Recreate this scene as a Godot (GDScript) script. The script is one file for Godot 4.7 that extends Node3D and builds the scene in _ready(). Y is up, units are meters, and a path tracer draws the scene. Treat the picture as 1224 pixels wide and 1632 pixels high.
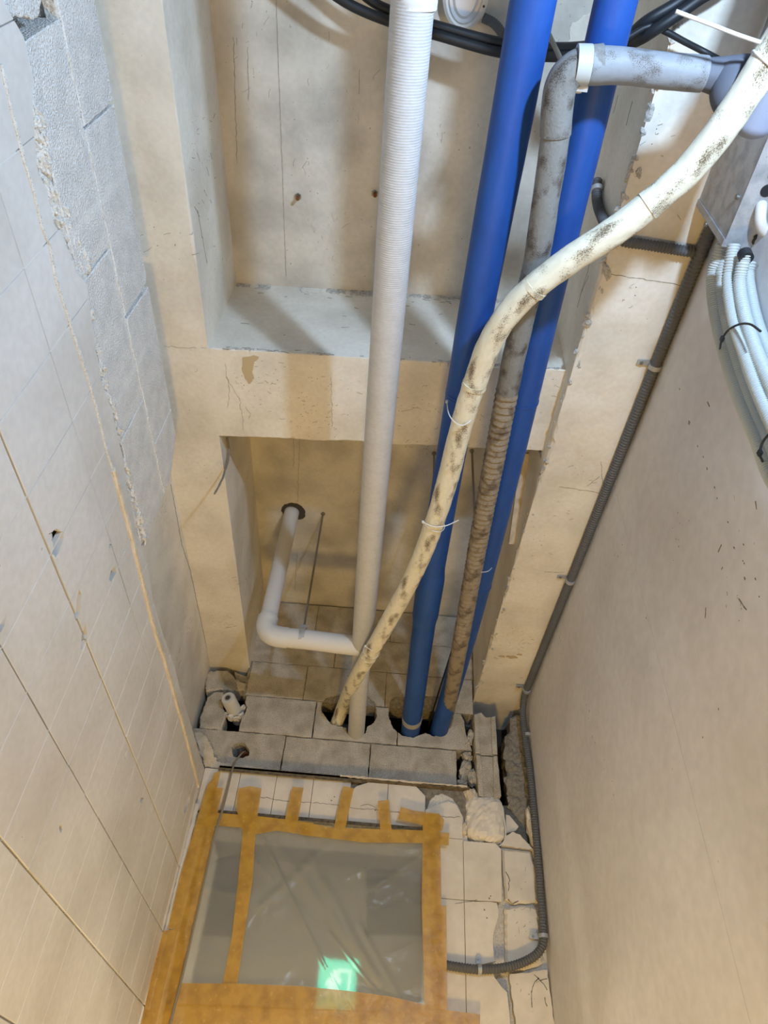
extends Node3D
# A narrow service corridor seen steeply upward: white wall tiles below, aerated blocks, concrete beams and pipes above.

const FOCAL := 1124.0
const EYE := Vector3(0, 1.6, 0)
const RIGHT := Vector3(0.99626428, 0.05885107, 0.06319835)
const DOWN := Vector3(0.08629201, -0.70675568, -0.70217526)
const AHEAD := Vector3(0.00334202, 0.70500564, -0.70919382)
const WALL_L := -0.665
const WALL_R := 0.765
const END := -3.0
const TILE_END := -2.985
const SLAB := 3.866
const SOFFIT := 3.45

var M := {}
var taken := {}
var rng := RandomNumberGenerator.new()
var jit := FastNoiseLite.new()

# ------------------------------------------------------------------ survey helpers (a sight line cut with a real plane)
func sight(x: float, y: float) -> Vector3:
	return RIGHT * ((x - 612.0) / FOCAL) + DOWN * ((y - 816.0) / FOCAL) + AHEAD

func at_x(v: float, x: float, y: float) -> Vector3:
	var d := sight(x, y)
	return EYE + d * ((v - EYE.x) / d.x)

func at_y(v: float, x: float, y: float) -> Vector3:
	var d := sight(x, y)
	return EYE + d * ((v - EYE.y) / d.y)

func at_z(v: float, x: float, y: float) -> Vector3:
	var d := sight(x, y)
	return EYE + d * ((v - EYE.z) / d.z)

func end_pts(z: float, a: Array) -> PackedVector2Array:
	var r := PackedVector2Array()
	for p in a:
		var q := at_z(z, p[0], p[1])
		r.append(Vector2(q.x, q.y))
	return ccw(r)

func left_pts(x: float, a: Array) -> PackedVector2Array:
	var r := PackedVector2Array()
	for p in a:
		var q := at_x(x, p[0], p[1])
		r.append(Vector2(-q.z, q.y))
	return ccw(r)

func ccw(p: PackedVector2Array) -> PackedVector2Array:
	if Geometry2D.is_polygon_clockwise(p):
		p.reverse()
	return p

func rect(u0: float, v0: float, u1: float, v1: float) -> PackedVector2Array:
	return PackedVector2Array([Vector2(u0, v0), Vector2(u1, v0), Vector2(u1, v1), Vector2(u0, v1)])

# planes: columns are u, v, outward normal
func p_end(z: float) -> Transform3D:
	return Transform3D(Basis(Vector3.RIGHT, Vector3.UP, Vector3.BACK), Vector3(0, 0, z))

func p_left(x: float) -> Transform3D:
	return Transform3D(Basis(Vector3.FORWARD, Vector3.UP, Vector3.RIGHT), Vector3(x, 0, 0))

func p_right(x: float) -> Transform3D:
	return Transform3D(Basis(Vector3.BACK, Vector3.UP, Vector3.LEFT), Vector3(x, 0, 0))

func p_under(y: float) -> Transform3D:
	return Transform3D(Basis(Vector3.RIGHT, Vector3.BACK, Vector3.DOWN), Vector3(0, y, 0))

# ------------------------------------------------------------------ scene tree helpers
func numbered(n: String) -> String:
	if not taken.has(n):
		taken[n] = 0
		return n
	taken[n] += 1
	return "%s_%03d" % [n, taken[n]]

func tag(o: Node, label: String, category: String, group := "") -> void:
	o.set_meta("label", label)
	o.set_meta("category", category)
	if group != "":
		o.set_meta("group", group)

func thing(called: String, label: String, category: String, at := Vector3.ZERO, group := "") -> Node3D:
	var o := Node3D.new()
	o.name = numbered(called)
	add_child(o, true)
	o.position = at
	tag(o, label, category, group)
	return o

func setting(called: String) -> Node3D:
	var o := Node3D.new()
	o.name = called
	add_child(o, true)
	o.set_meta("kind", "structure")
	return o

func begin() -> SurfaceTool:
	var st := SurfaceTool.new()
	st.begin(Mesh.PRIMITIVE_TRIANGLES)
	st.set_smooth_group(-1)
	return st

# commits st as one named mesh; st is in world space, so the parent's position is taken off
func part(called: String, st: SurfaceTool, mat: Material, parent: Node3D) -> MeshInstance3D:
	st.generate_normals()
	var o := MeshInstance3D.new()
	o.name = called
	o.mesh = st.commit()
	o.material_override = mat
	o.cast_shadow = GeometryInstance3D.SHADOW_CASTING_SETTING_ON
	parent.add_child(o, true)
	var off := Vector3.ZERO
	var n: Node = parent
	while n is Node3D and n != self:
		off += (n as Node3D).position
		n = n.get_parent()
	o.position = -off
	return o

func solo(called: String, st: SurfaceTool, mat: Material, label: String, category: String, group := "") -> MeshInstance3D:
	var o := part(numbered(called), st, mat, self)
	tag(o, label, category, group)
	return o

# ------------------------------------------------------------------ shapes
# corners given counter-clockwise seen from outside
func tri(st: SurfaceTool, a: Vector3, b: Vector3, c: Vector3) -> void:
	st.set_uv(Vector2(a.x, a.y)); st.add_vertex(a)
	st.set_uv(Vector2(c.x, c.y)); st.add_vertex(c)
	st.set_uv(Vector2(b.x, b.y)); st.add_vertex(b)

func quad(st: SurfaceTool, a: Vector3, b: Vector3, c: Vector3, d: Vector3) -> void:
	tri(st, a, b, c)
	tri(st, a, c, d)

func vert(st: SurfaceTool, p: Vector3, uv: Vector2) -> void:
	st.set_uv(uv)
	st.add_vertex(p)

func box(st: SurfaceTool, lo: Vector3, hi: Vector3, xf := Transform3D.IDENTITY) -> void:
	var c: Array[Vector3] = []
	for k in 8:
		c.append(xf * Vector3(hi.x if k & 1 else lo.x, hi.y if k & 2 else lo.y, hi.z if k & 4 else lo.z))
	quad(st, c[4], c[5], c[7], c[6])
	quad(st, c[1], c[0], c[2], c[3])
	quad(st, c[5], c[1], c[3], c[7])
	quad(st, c[0], c[4], c[6], c[2])
	quad(st, c[6], c[7], c[3], c[2])
	quad(st, c[0], c[1], c[5], c[4])

func inset(p: PackedVector2Array, by: float) -> PackedVector2Array:
	var r := PackedVector2Array()
	var n := p.size()
	for i in n:
		var e0 := (p[i] - p[(i + n - 1) % n]).normalized()
		var e1 := (p[(i + 1) % n] - p[i]).normalized()
		var m := Vector2(-e0.y - e1.y, e0.x + e1.x)
		if m.length() < 0.2:
			r.append(p[i])
			continue
		m = m.normalized()
		var k: float = clampf(1.0 / maxf(m.dot(Vector2(-e0.y, e0.x)), 0.5), 1.0, 2.0)
		r.append(p[i] + m * by * k)
	return r

# a plate with a chamfered front: outline in a plane's (u, v), from n0 up to n1 along its normal
func plate(st: SurfaceTool, p: PackedVector2Array, n0: float, n1: float, bevel: float, xf: Transform3D) -> void:
	p = ccw(p)
	var q := inset(p, bevel) if bevel > 0.0 else p
	var t := Geometry2D.triangulate_polygon(q)
	if t.is_empty():
		q = p
		t = Geometry2D.triangulate_polygon(p)
	for i in range(0, t.size(), 3):
		var a := q[t[i]]
		var b := q[t[i + 1]]
		var c := q[t[i + 2]]
		if (b - a).cross(c - a) < 0.0:
			var h := b
			b = c
			c = h
		tri(st, xf * Vector3(a.x, a.y, n1), xf * Vector3(b.x, b.y, n1), xf * Vector3(c.x, c.y, n1))
	var n := p.size()
	for i in n:
		var j := (i + 1) % n
		var a := xf * Vector3(p[i].x, p[i].y, n0)
		var b := xf * Vector3(p[j].x, p[j].y, n0)
		var c := xf * Vector3(p[j].x, p[j].y, n1 - bevel)
		var d := xf * Vector3(p[i].x, p[i].y, n1 - bevel)
		quad(st, a, b, c, d)
		if bevel > 0.0:
			quad(st, d, c, xf * Vector3(q[j].x, q[j].y, n1), xf * Vector3(q[i].x, q[i].y, n1))

# an outline with its edges split and shaken, as of a broken block
func ragged(p: PackedVector2Array, step: float, amp: float, keep: Array = []) -> PackedVector2Array:
	var r := PackedVector2Array()
	var n := p.size()
	for i in n:
		var a := p[i]
		var b := p[(i + 1) % n]
		r.append(a)
		if keep.has(i):
			continue
		var k := int((b - a).length() / step)
		var out := (b - a).normalized().orthogonal()
		for s in range(1, k + 1):
			if s == k and (b - a).length() / step - k < 0.4:
				continue
			var w := rng.randf_range(-1, 1)
			r.append(a.lerp(b, float(s) / (k + 0.5)) + out * amp * w)
	return r

func circle(c: Vector2, ru: float, rv: float, n := 28, rough := 0.0) -> PackedVector2Array:
	var r := PackedVector2Array()
	for i in n:
		var a := TAU * i / n
		var k := 1.0 + rough * rng.randf_range(-1, 1)
		r.append(c + Vector2(cos(a) * ru, sin(a) * rv) * k)
	return r

func smooth_path(p: Array, step: float) -> PackedVector3Array:
	var c := Curve3D.new()
	c.bake_interval = step
	var n := p.size()
	for i in n:
		var a: Vector3 = p[maxi(i - 1, 0)]
		var b: Vector3 = p[mini(i + 1, n - 1)]
		var d := (b - a)
		var here: Vector3 = p[i]
		var l0: float = here.distance_to(a)
		var l1: float = here.distance_to(b)
		var t := d.normalized()
		c.add_point(here, -t * l0 * 0.33, t * l1 * 0.33)
	var got := c.get_baked_points()
	var r := PackedVector3Array()
	for i in got.size():
		if i == 0 or got[i].distance_to(r[r.size() - 1]) > step * 0.3:
			r.append(got[i])
	return r

func straight(a: Vector3, b: Vector3, step: float) -> PackedVector3Array:
	var n: int = maxi(1, int(a.distance_to(b) / step))
	var r := PackedVector3Array()
	for i in n + 1:
		r.append(a.lerp(b, float(i) / n))
	return r

# a round sweep along a path: radius(i, along, angle) comes from the callable
func sweep(st: SurfaceTool, path: PackedVector3Array, radius: Callable, sides := 20, caps := true) -> void:
	st.set_smooth_group(0)
	var n := path.size()
	var up := Vector3.UP
	var d0 := (path[1] - path[0]).normalized()
	if absf(d0.dot(up)) > 0.9:
		up = Vector3.RIGHT
	var rings: Array[PackedVector3Array] = []
	var along := 0.0
	var vs := PackedFloat32Array()
	var side := up.cross(d0).normalized()
	for i in n:
		var d := (path[mini(i + 1, n - 1)] - path[maxi(i - 1, 0)]).normalized()
		if i > 0:
			along += path[i].distance_to(path[i - 1])
		side = (side - d * side.dot(d)).normalized()
		var top := d.cross(side).normalized()
		var ring := PackedVector3Array()
		for k in sides + 1:
			var a := TAU * (k % sides) / sides
			var r: float = radius.call(i, along, a)
			ring.append(path[i] + (side * cos(a) + top * sin(a)) * r)
		rings.append(ring)
		vs.append(along)
	for i in n - 1:
		for k in sides:
			var u0 := float(k) / sides
			var u1 := float(k + 1) / sides
			var a := rings[i][k]
			var b := rings[i][k + 1]
			var c := rings[i + 1][k + 1]
			var d := rings[i + 1][k]
			vert(st, a, Vector2(u0, vs[i])); vert(st, c, Vector2(u1, vs[i + 1])); vert(st, b, Vector2(u1, vs[i]))
			vert(st, a, Vector2(u0, vs[i])); vert(st, d, Vector2(u0, vs[i + 1])); vert(st, c, Vector2(u1, vs[i + 1]))
	st.set_smooth_group(-1)
	if caps:
		for e in [0, n - 1]:
			for k in sides:
				if e == 0:
					tri(st, path[e], rings[e][k], rings[e][k + 1])
				else:
					tri(st, path[e], rings[e][k + 1], rings[e][k])

func tube(st: SurfaceTool, path: PackedVector3Array, r: float, sides := 20, caps := true) -> void:
	sweep(st, path, func(_i, _s, _a): return r, sides, caps)

# corrugated hose: rings alternate between two radii
func corrugated(st: SurfaceTool, pts: Array, r: float, pitch: float, depth: float, sides := 16) -> void:
	var path := smooth_path(pts, pitch * 0.25)
	sweep(st, path, func(_i, s, _a): return r - depth * (0.5 + 0.5 * cos(TAU * s / pitch)), sides, true)

# a rounded lump with a broken surface
func rubble(st: SurfaceTool, at: Vector3, size: Vector3, power: float, rough: float, turn := Basis.IDENTITY, n := 14) -> void:
	st.set_smooth_group(-1)
	var shift := rng.randf() * 50.0
	var f := func(i: int, j: int) -> Vector3:
		var th := PI * j / n
		var ph := TAU * (i % (2 * n)) / (2 * n)
		var d := Vector3(sin(th) * cos(ph), cos(th), sin(th) * sin(ph))
		var k: float = pow(pow(absf(d.x), power) + pow(absf(d.y), power) + pow(absf(d.z), power), -1.0 / power)
		var q := d * k
		var w := 1.0 + rough * jit.get_noise_3d(q.x * 26 + shift, q.y * 26, q.z * 26) + rough * 0.9 * jit.get_noise_3d(q.x * 110 + shift, q.y * 110, q.z * 110) + rough * 0.12 * rng_at(i, j)
		return at + turn * (q * size * 0.5 * w)
	for j in n:
		for i in 2 * n:
			var a: Vector3 = f.call(i, j)
			var b: Vector3 = f.call(i + 1, j)
			var c: Vector3 = f.call(i + 1, j + 1)
			var d: Vector3 = f.call(i, j + 1)
			if j > 0:
				tri(st, a, b, c)
			if j < n - 1:
				tri(st, a, c, d)
	st.set_smooth_group(-1)

func rng_at(i: int, j: int) -> float:
	return fposmod(sin(i * 12.9898 + j * 78.233) * 43758.5453, 2.0) - 1.0

# hairline marks on a surface: jagged strips a hair proud of it; lines are in the plane's (u, v)
func mark(st: SurfaceTool, xf: Transform3D, line: Array, width: float, lift := 0.0006, shake := 0.0) -> void:
	var pts := PackedVector2Array()
	for i in line.size() - 1:
		var a: Vector2 = line[i]
		var b: Vector2 = line[i + 1]
		var k: int = maxi(1, int(a.distance_to(b) / 0.012)) if shake > 0.0 else 1
		for s in k:
			pts.append(a.lerp(b, float(s) / k) + Vector2(rng.randf_range(-1, 1), rng.randf_range(-1, 1)) * shake)
	pts.append(line[line.size() - 1])
	for i in pts.size() - 1:
		var d := (pts[i + 1] - pts[i]).normalized().orthogonal() * width * 0.5
		var w0 := d * (rng.randf_range(0.5, 1.3) if shake > 0.0 else 1.0)
		var w1 := d * (rng.randf_range(0.5, 1.3) if shake > 0.0 else 1.0)
		var q := [pts[i] - w0, pts[i + 1] - w1, pts[i + 1] + w1, pts[i] + w0]
		plate(st, PackedVector2Array(q), 0.0, lift, 0.0, xf)

func random_marks(st: SurfaceTool, xf: Transform3D, lo: Vector2, hi: Vector2, count: int, dir: Vector2, longest: float) -> void:
	var hub := Vector2.ZERO
	for i in int(count * 0.75):
		if i % 7 == 0:
			hub = Vector2(rng.randf_range(lo.x, hi.x), rng.randf_range(lo.y, hi.y))
		var p := (hub + Vector2(rng.randfn(0, 0.035), rng.randfn(0, 0.035))).clamp(lo, hi)
		var d := dir.rotated(rng.randfn(0, 0.45))
		if rng.randf() < 0.6:
			plate(st, circle(p, rng.randf_range(0.0006, 0.0019), rng.randf_range(0.0006, 0.0017), 6, 0.3), 0.0, 0.0005, 0.0, xf)
		else:
			var l := rng.randf_range(0.15, 1.0) * longest
			mark(st, xf, [p, p + d * l * 0.5 + Vector2(rng.randf_range(-1, 1), rng.randf_range(-1, 1)) * 0.003, p + d * l], rng.randf_range(0.0004, 0.0011))

# ------------------------------------------------------------------ textures and materials
func noise_img(size: int, freq: float, octaves: int, sd: int) -> PackedByteArray:
	var n := FastNoiseLite.new()
	n.seed = sd
	n.noise_type = FastNoiseLite.TYPE_SIMPLEX_SMOOTH
	n.frequency = freq
	n.fractal_octaves = octaves
	var im := n.get_seamless_image(size, size, false, false, 0.12, true)
	im.convert(Image.FORMAT_L8)
	return im.get_data()

func tex(im: Image, mips := true) -> ImageTexture:
	if mips:
		im.generate_mipmaps()
	return ImageTexture.create_from_image(im)

# base colour mottled between two tones, with specks of a third
func mottled(size: int, a: Color, b: Color, spot: Color, coarse: float, fine: float, speck_cut: float, speck_mix: float, sd: int) -> ImageTexture:
	var n1 := noise_img(size, coarse, 4, sd)
	var n2 := noise_img(size, fine, 3, sd + 7)
	var out := PackedByteArray()
	out.resize(size * size * 3)
	var cut := int(speck_cut * 255)
	for i in size * size:
		var t := (n1[i] / 255.0 - 0.3) * 1.6
		t = clampf(t, 0, 1)
		var r := lerpf(a.r, b.r, t)
		var g := lerpf(a.g, b.g, t)
		var bl := lerpf(a.b, b.b, t)
		var v := n2[i]
		if v > cut:
			var k: float = minf(1.0, (v - cut) / 14.0) * speck_mix
			r = lerpf(r, spot.r, k); g = lerpf(g, spot.g, k); bl = lerpf(bl, spot.b, k)
		else:
			var w := 1.0 + (v - 128) / 255.0 * 0.05
			r *= w; g *= w; bl *= w
		out[i * 3] = int(clampf(r, 0, 1) * 255)
		out[i * 3 + 1] = int(clampf(g, 0, 1) * 255)
		out[i * 3 + 2] = int(clampf(bl, 0, 1) * 255)
	return tex(Image.create_from_data(size, size, false, Image.FORMAT_RGB8, out))

func bumps(size: int, freq: float, octaves: int, strength: float, sd: int) -> ImageTexture:
	var im := Image.create_from_data(size, size, false, Image.FORMAT_L8, noise_img(size, freq, octaves, sd))
	im.convert(Image.FORMAT_RGB8)
	im.bump_map_to_normal_map(strength)
	return tex(im)

# dirt that gathers in patches: fine specks wherever a coarse field is high
func mouldy(size: int, base: Color, dirt: Color, patch_cut: float, sd: int) -> ImageTexture:
	var n1 := noise_img(size, 0.007, 3, sd)
	var n2 := noise_img(size, 0.17, 3, sd + 3)
	var n3 := noise_img(size, 0.03, 3, sd + 5)
	var out := PackedByteArray()
	out.resize(size * size * 3)
	for i in size * size:
		var p := n1[i] / 255.0
		var f := n2[i] / 255.0
		var t := 1.0 + (n3[i] / 255.0 - 0.5) * 0.06
		var k := 0.0
		if p > patch_cut:
			var cut := 0.74 - (p - patch_cut) * 0.9
			k = clampf((f - cut) * 6.5, 0, 0.85)
		k = maxf(k, clampf((p - patch_cut - 0.05) * 0.8, 0, 0.28))
		out[i * 3] = int(clampf(lerpf(base.r * t, dirt.r, k), 0, 1) * 255)
		out[i * 3 + 1] = int(clampf(lerpf(base.g * t, dirt.g, k), 0, 1) * 255)
		out[i * 3 + 2] = int(clampf(lerpf(base.b * t, dirt.b, k), 0, 1) * 255)
	return tex(Image.create_from_data(size, size, false, Image.FORMAT_RGB8, out))

func rings_normal(n: int, strength: float) -> ImageTexture:
	var im := Image.create(16, 256, false, Image.FORMAT_RGB8)
	for y in 256:
		var v := 0.5 + 0.5 * sin(TAU * n * y / 256.0)
		for x in 16:
			im.set_pixel(x, y, Color(v, v, v))
	im.bump_map_to_normal_map(strength)
	return tex(im)

func solid(c: Color, rough: float, metal := 0.0) -> StandardMaterial3D:
	var m := StandardMaterial3D.new()
	m.albedo_color = c
	m.roughness = rough
	m.metallic = metal
	return m

func tri_mat(t: Texture2D, metres: float, rough: float, normal: Texture2D = null, nscale := 0.5) -> StandardMaterial3D:
	var m := StandardMaterial3D.new()
	m.albedo_texture = t
	m.roughness = rough
	m.uv1_triplanar = true
	m.uv1_world_triplanar = true
	m.uv1_scale = Vector3.ONE / metres
	if normal:
		m.normal_enabled = true
		m.normal_texture = normal
		m.normal_scale = nscale
	return m

func uv_mat(t: Texture2D, rough: float, scale: Vector3, normal: Texture2D = null, nscale := 0.5) -> StandardMaterial3D:
	var m := StandardMaterial3D.new()
	m.albedo_texture = t
	m.roughness = rough
	m.uv1_scale = scale
	if normal:
		m.normal_enabled = true
		m.normal_texture = normal
		m.normal_scale = nscale
	return m

func make_materials() -> void:
	var grain := bumps(512, 0.05, 4, 3.0, 3)
	var soft := bumps(512, 0.012, 4, 4.0, 5)
	var pores := bumps(512, 0.14, 3, 6.0, 9)
	M.concrete = tri_mat(mottled(1024, Color("f2ede1"), Color("dcd6c9"), Color("978d7f"), 0.004, 0.06, 0.86, 0.45, 11), 1.3, 0.85, soft, 0.5)
	M.slab = tri_mat(mottled(1024, Color("e0dbd0"), Color("bdb9b0"), Color("7d776d"), 0.0035, 0.05, 0.87, 0.4, 21), 1.2, 0.88, soft, 0.5)
	M.plaster = tri_mat(mottled(512, Color("eadfcb"), Color("d6c8ae"), Color("84735c"), 0.01, 0.08, 0.8, 0.6, 31), 0.4, 0.95, grain, 1.2)
	M.mortar = tri_mat(mottled(512, Color("f0ede6"), Color("d8d3c7"), Color("74695a"), 0.03, 0.12, 0.72, 0.85, 33), 0.22, 0.95, grain, 1.5)
	M.block = tri_mat(mottled(512, Color("f2f2f0"), Color("e4e5e4"), Color("a2a4a6"), 0.01, 0.22, 0.70, 0.55, 41), 0.42, 0.95, pores, 1.1)
	M.block_warm = tri_mat(mottled(512, Color("dfd9cc"), Color("c0b8a9"), Color("756d61"), 0.007, 0.2, 0.68, 0.7, 43), 0.42, 0.95, pores, 1.3)
	M.tile = tri_mat(mottled(1024, Color("e6e5e2"), Color("d3d0ca"), Color("8f887c"), 0.0028, 0.05, 0.9, 0.4, 51), 1.5, 0.55, soft, 0.06)
	M.tile_end = tri_mat(mottled(1024, Color("efe9dd"), Color("e0d9cb"), Color("877d6e"), 0.004, 0.02, 0.92, 0.4, 53), 1.1, 0.6, soft, 0.25)
	M.board = tri_mat(mottled(1024, Color("e2e3e7"), Color("d9d9dc"), Color("999389"), 0.003, 0.03, 0.93, 0.35, 61), 1.6, 0.8, soft, 0.12)
	M.bed = tri_mat(mottled(512, Color("9a9488"), Color("7a7368"), Color("45403a"), 0.02, 0.08, 0.75, 0.7, 63), 0.3, 1.0, grain, 1.0)
	M.dark = solid(Color("4a4540"), 0.95)
	M.scratch = solid(Color("857b6b"), 0.9)
	M.scuff = solid(Color("958d80"), 0.9)
	M.black = solid(Color("1d2126"), 0.5)
	M.black_tie = solid(Color("20242a"), 0.4)
	M.steel = solid(Color("9a9a96"), 0.42, 0.85)
	M.zinc = tri_mat(mottled(512, Color("c3c6c9"), Color("a4a9ae"), Color("7d828a"), 0.01, 0.06, 0.8, 0.5, 71), 0.25, 0.5)
	M.zinc.metallic = 0.45
	var ring_tex := rings_normal(32, 2.0)
	M.white_pipe = uv_mat(mottled(512, Color("c9cacc"), Color("c2c3c5"), Color("b0a9a0"), 0.006, 0.03, 0.9, 0.35, 81), 0.55, Vector3(1, 6.0, 1), ring_tex, 0.3)
	M.white_wrap = solid(Color("dcdcdb"), 0.6)
	M.blue = uv_mat(mottled(512, Color("1c50a0"), Color("194894"), Color("285dab"), 0.008, 0.04, 0.86, 0.4, 83), 0.52, Vector3(1, 1.5, 1), bumps(256, 0.02, 3, 2.0, 84), 0.25)
	M.grey_tape = solid(Color("a8a59d"), 0.5)
	M.grey_pipe = uv_mat(mouldy(512, Color("7f807e"), Color("3a3029"), 0.49, 91), 0.75, Vector3(1, 4.0, 1), grain, 0.5)
	M.grey_low = uv_mat(mouldy(512, Color("908779"), Color("4a3f33"), 0.42, 93), 0.8, Vector3(1, 5.0, 1), grain, 0.8)
	M.grey_clean = uv_mat(mouldy(512, Color("868b91"), Color("4a423b"), 0.54, 95), 0.6, Vector3(1, 4.0, 1), soft, 0.4)
	M.cap_grey = solid(Color("8b93a8"), 0.55)
	M.fitting = solid(Color("5d626e"), 0.65)
	M.hose = uv_mat(mouldy(512, Color("e3dfca"), Color("4c3c29"), 0.47, 97), 0.5, Vector3(1, 2.4, 1), soft, 0.5)
	M.conduit = solid(Color("5f6266"), 0.6)
	M.pale_conduit = solid(Color("b9c2c2"), 0.5)
	M.white_plastic = solid(Color("dcdcda"), 0.45)
	M.lens = solid(Color("c9cacd"), 0.3)
	M.timber = tri_mat(mottled(256, Color("d8ccb8"), Color("b9a98f"), Color("8e7a5e"), 0.02, 0.05, 0.8, 0.5, 101), 0.2, 0.9)
	M.trim = tri_mat(mottled(256, Color("7d705c"), Color("55503f"), Color("2d2925"), 0.02, 0.05, 0.7, 0.6, 103), 0.2, 0.85)
	M.rust = solid(Color("7a4a2c"), 0.9)
	M.cord = solid(Color("8f897e"), 0.6)
	M.clamp = solid(Color("b4b9b8"), 0.5)
	M.grout = solid(Color("b7b1a5"), 0.9)
	M.grout_pale = solid(Color("e2dfd8"), 0.8)
	M.tie = solid(Color("dfe0df"), 0.4)
	var tp := StandardMaterial3D.new()
	tp.albedo_texture = mottled(512, Color("d3a538"), Color("b58824"), Color("e6c06a"), 0.008, 0.02, 0.78, 0.5, 111)
	tp.albedo_color = Color(1, 1, 1, 0.8)
	tp.transparency = BaseMaterial3D.TRANSPARENCY_ALPHA
	tp.roughness = 0.36
	tp.uv1_triplanar = true
	tp.uv1_world_triplanar = true
	tp.uv1_scale = Vector3(3, 3, 3)
	tp.normal_enabled = true
	tp.normal_texture = soft
	tp.normal_scale = 0.35
	M.tape = tp
	var pl := StandardMaterial3D.new()
	pl.albedo_color = Color(0.86, 0.87, 0.86, 0.24)
	pl.refraction_enabled = true
	pl.refraction_scale = 0.018
	pl.roughness = 0.19
	M.film = pl
	M.plaster_brown = solid(Color("c9b692"), 0.95)
	M.mortar_dark = tri_mat(mottled(512, Color("a8a296"), Color("857f74"), Color("4c4740"), 0.02, 0.08, 0.74, 0.8, 121), 0.25, 0.95, grain, 1.3)
	M.crust = tri_mat(mottled(512, Color("dcdad5"), Color("a9a7a2"), Color("55524d"), 0.03, 0.12, 0.68, 0.9, 125), 0.22, 0.95, grain, 1.4)
	M.dark_mark = solid(Color("57503f"), 0.95)
	M.room = solid(Color("b3b0a8"), 0.9)
	M.panel_dark = solid(Color("3c3d3a"), 0.7)

# ------------------------------------------------------------------ the setting
# a beam running along z with chipped lower edges; s is the side its open face looks to (+1 right, -1 left, 0 none)
func long_beam(parent: Node3D, x_face: float, x_wall: float, y0: float, z0: float, z1: float, chip: float, mat: Material) -> void:
	var st := begin()
	var n := int(absf(z1 - z0) / 0.02)
	var s := signf(x_wall - x_face)   # the beam's body lies on this side of its face
	var prev: Array[Vector3] = []
	for i in n + 1:
		var z := lerpf(z0, z1, float(i) / n)
		var a := chip * clampf(0.35 + jit.get_noise_2d(z * 60, y0 * 100) * 1.2 + rng.randf_range(-0.15, 0.15), 0.05, 1.5)
		var b := chip * clampf(0.35 + jit.get_noise_2d(z * 75 + 300, y0 * 100) * 1.2 + rng.randf_range(-0.15, 0.15), 0.05, 1.5)
		var row: Array[Vector3] = [Vector3(x_face, SLAB + 0.02, z), Vector3(x_face, y0 + a * 1.6, z), Vector3(x_face + s * b * 0.5, y0 + a * 0.5, z), Vector3(x_face + s * b * 1.6, y0, z), Vector3(x_wall, y0, z)]
		if i > 0:
			for k in 4:
				if s < 0:
					quad(st, prev[k + 1], row[k + 1], row[k], prev[k])
				else:
					quad(st, prev[k], row[k], row[k + 1], prev[k + 1])
		prev = row
	box(st, Vector3(minf(x_face + s * 0.03, x_wall), y0 + 0.02, z1), Vector3(maxf(x_face + s * 0.03, x_wall), SLAB + 0.02, z0))
	part("beam_body", st, mat, parent)

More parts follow.
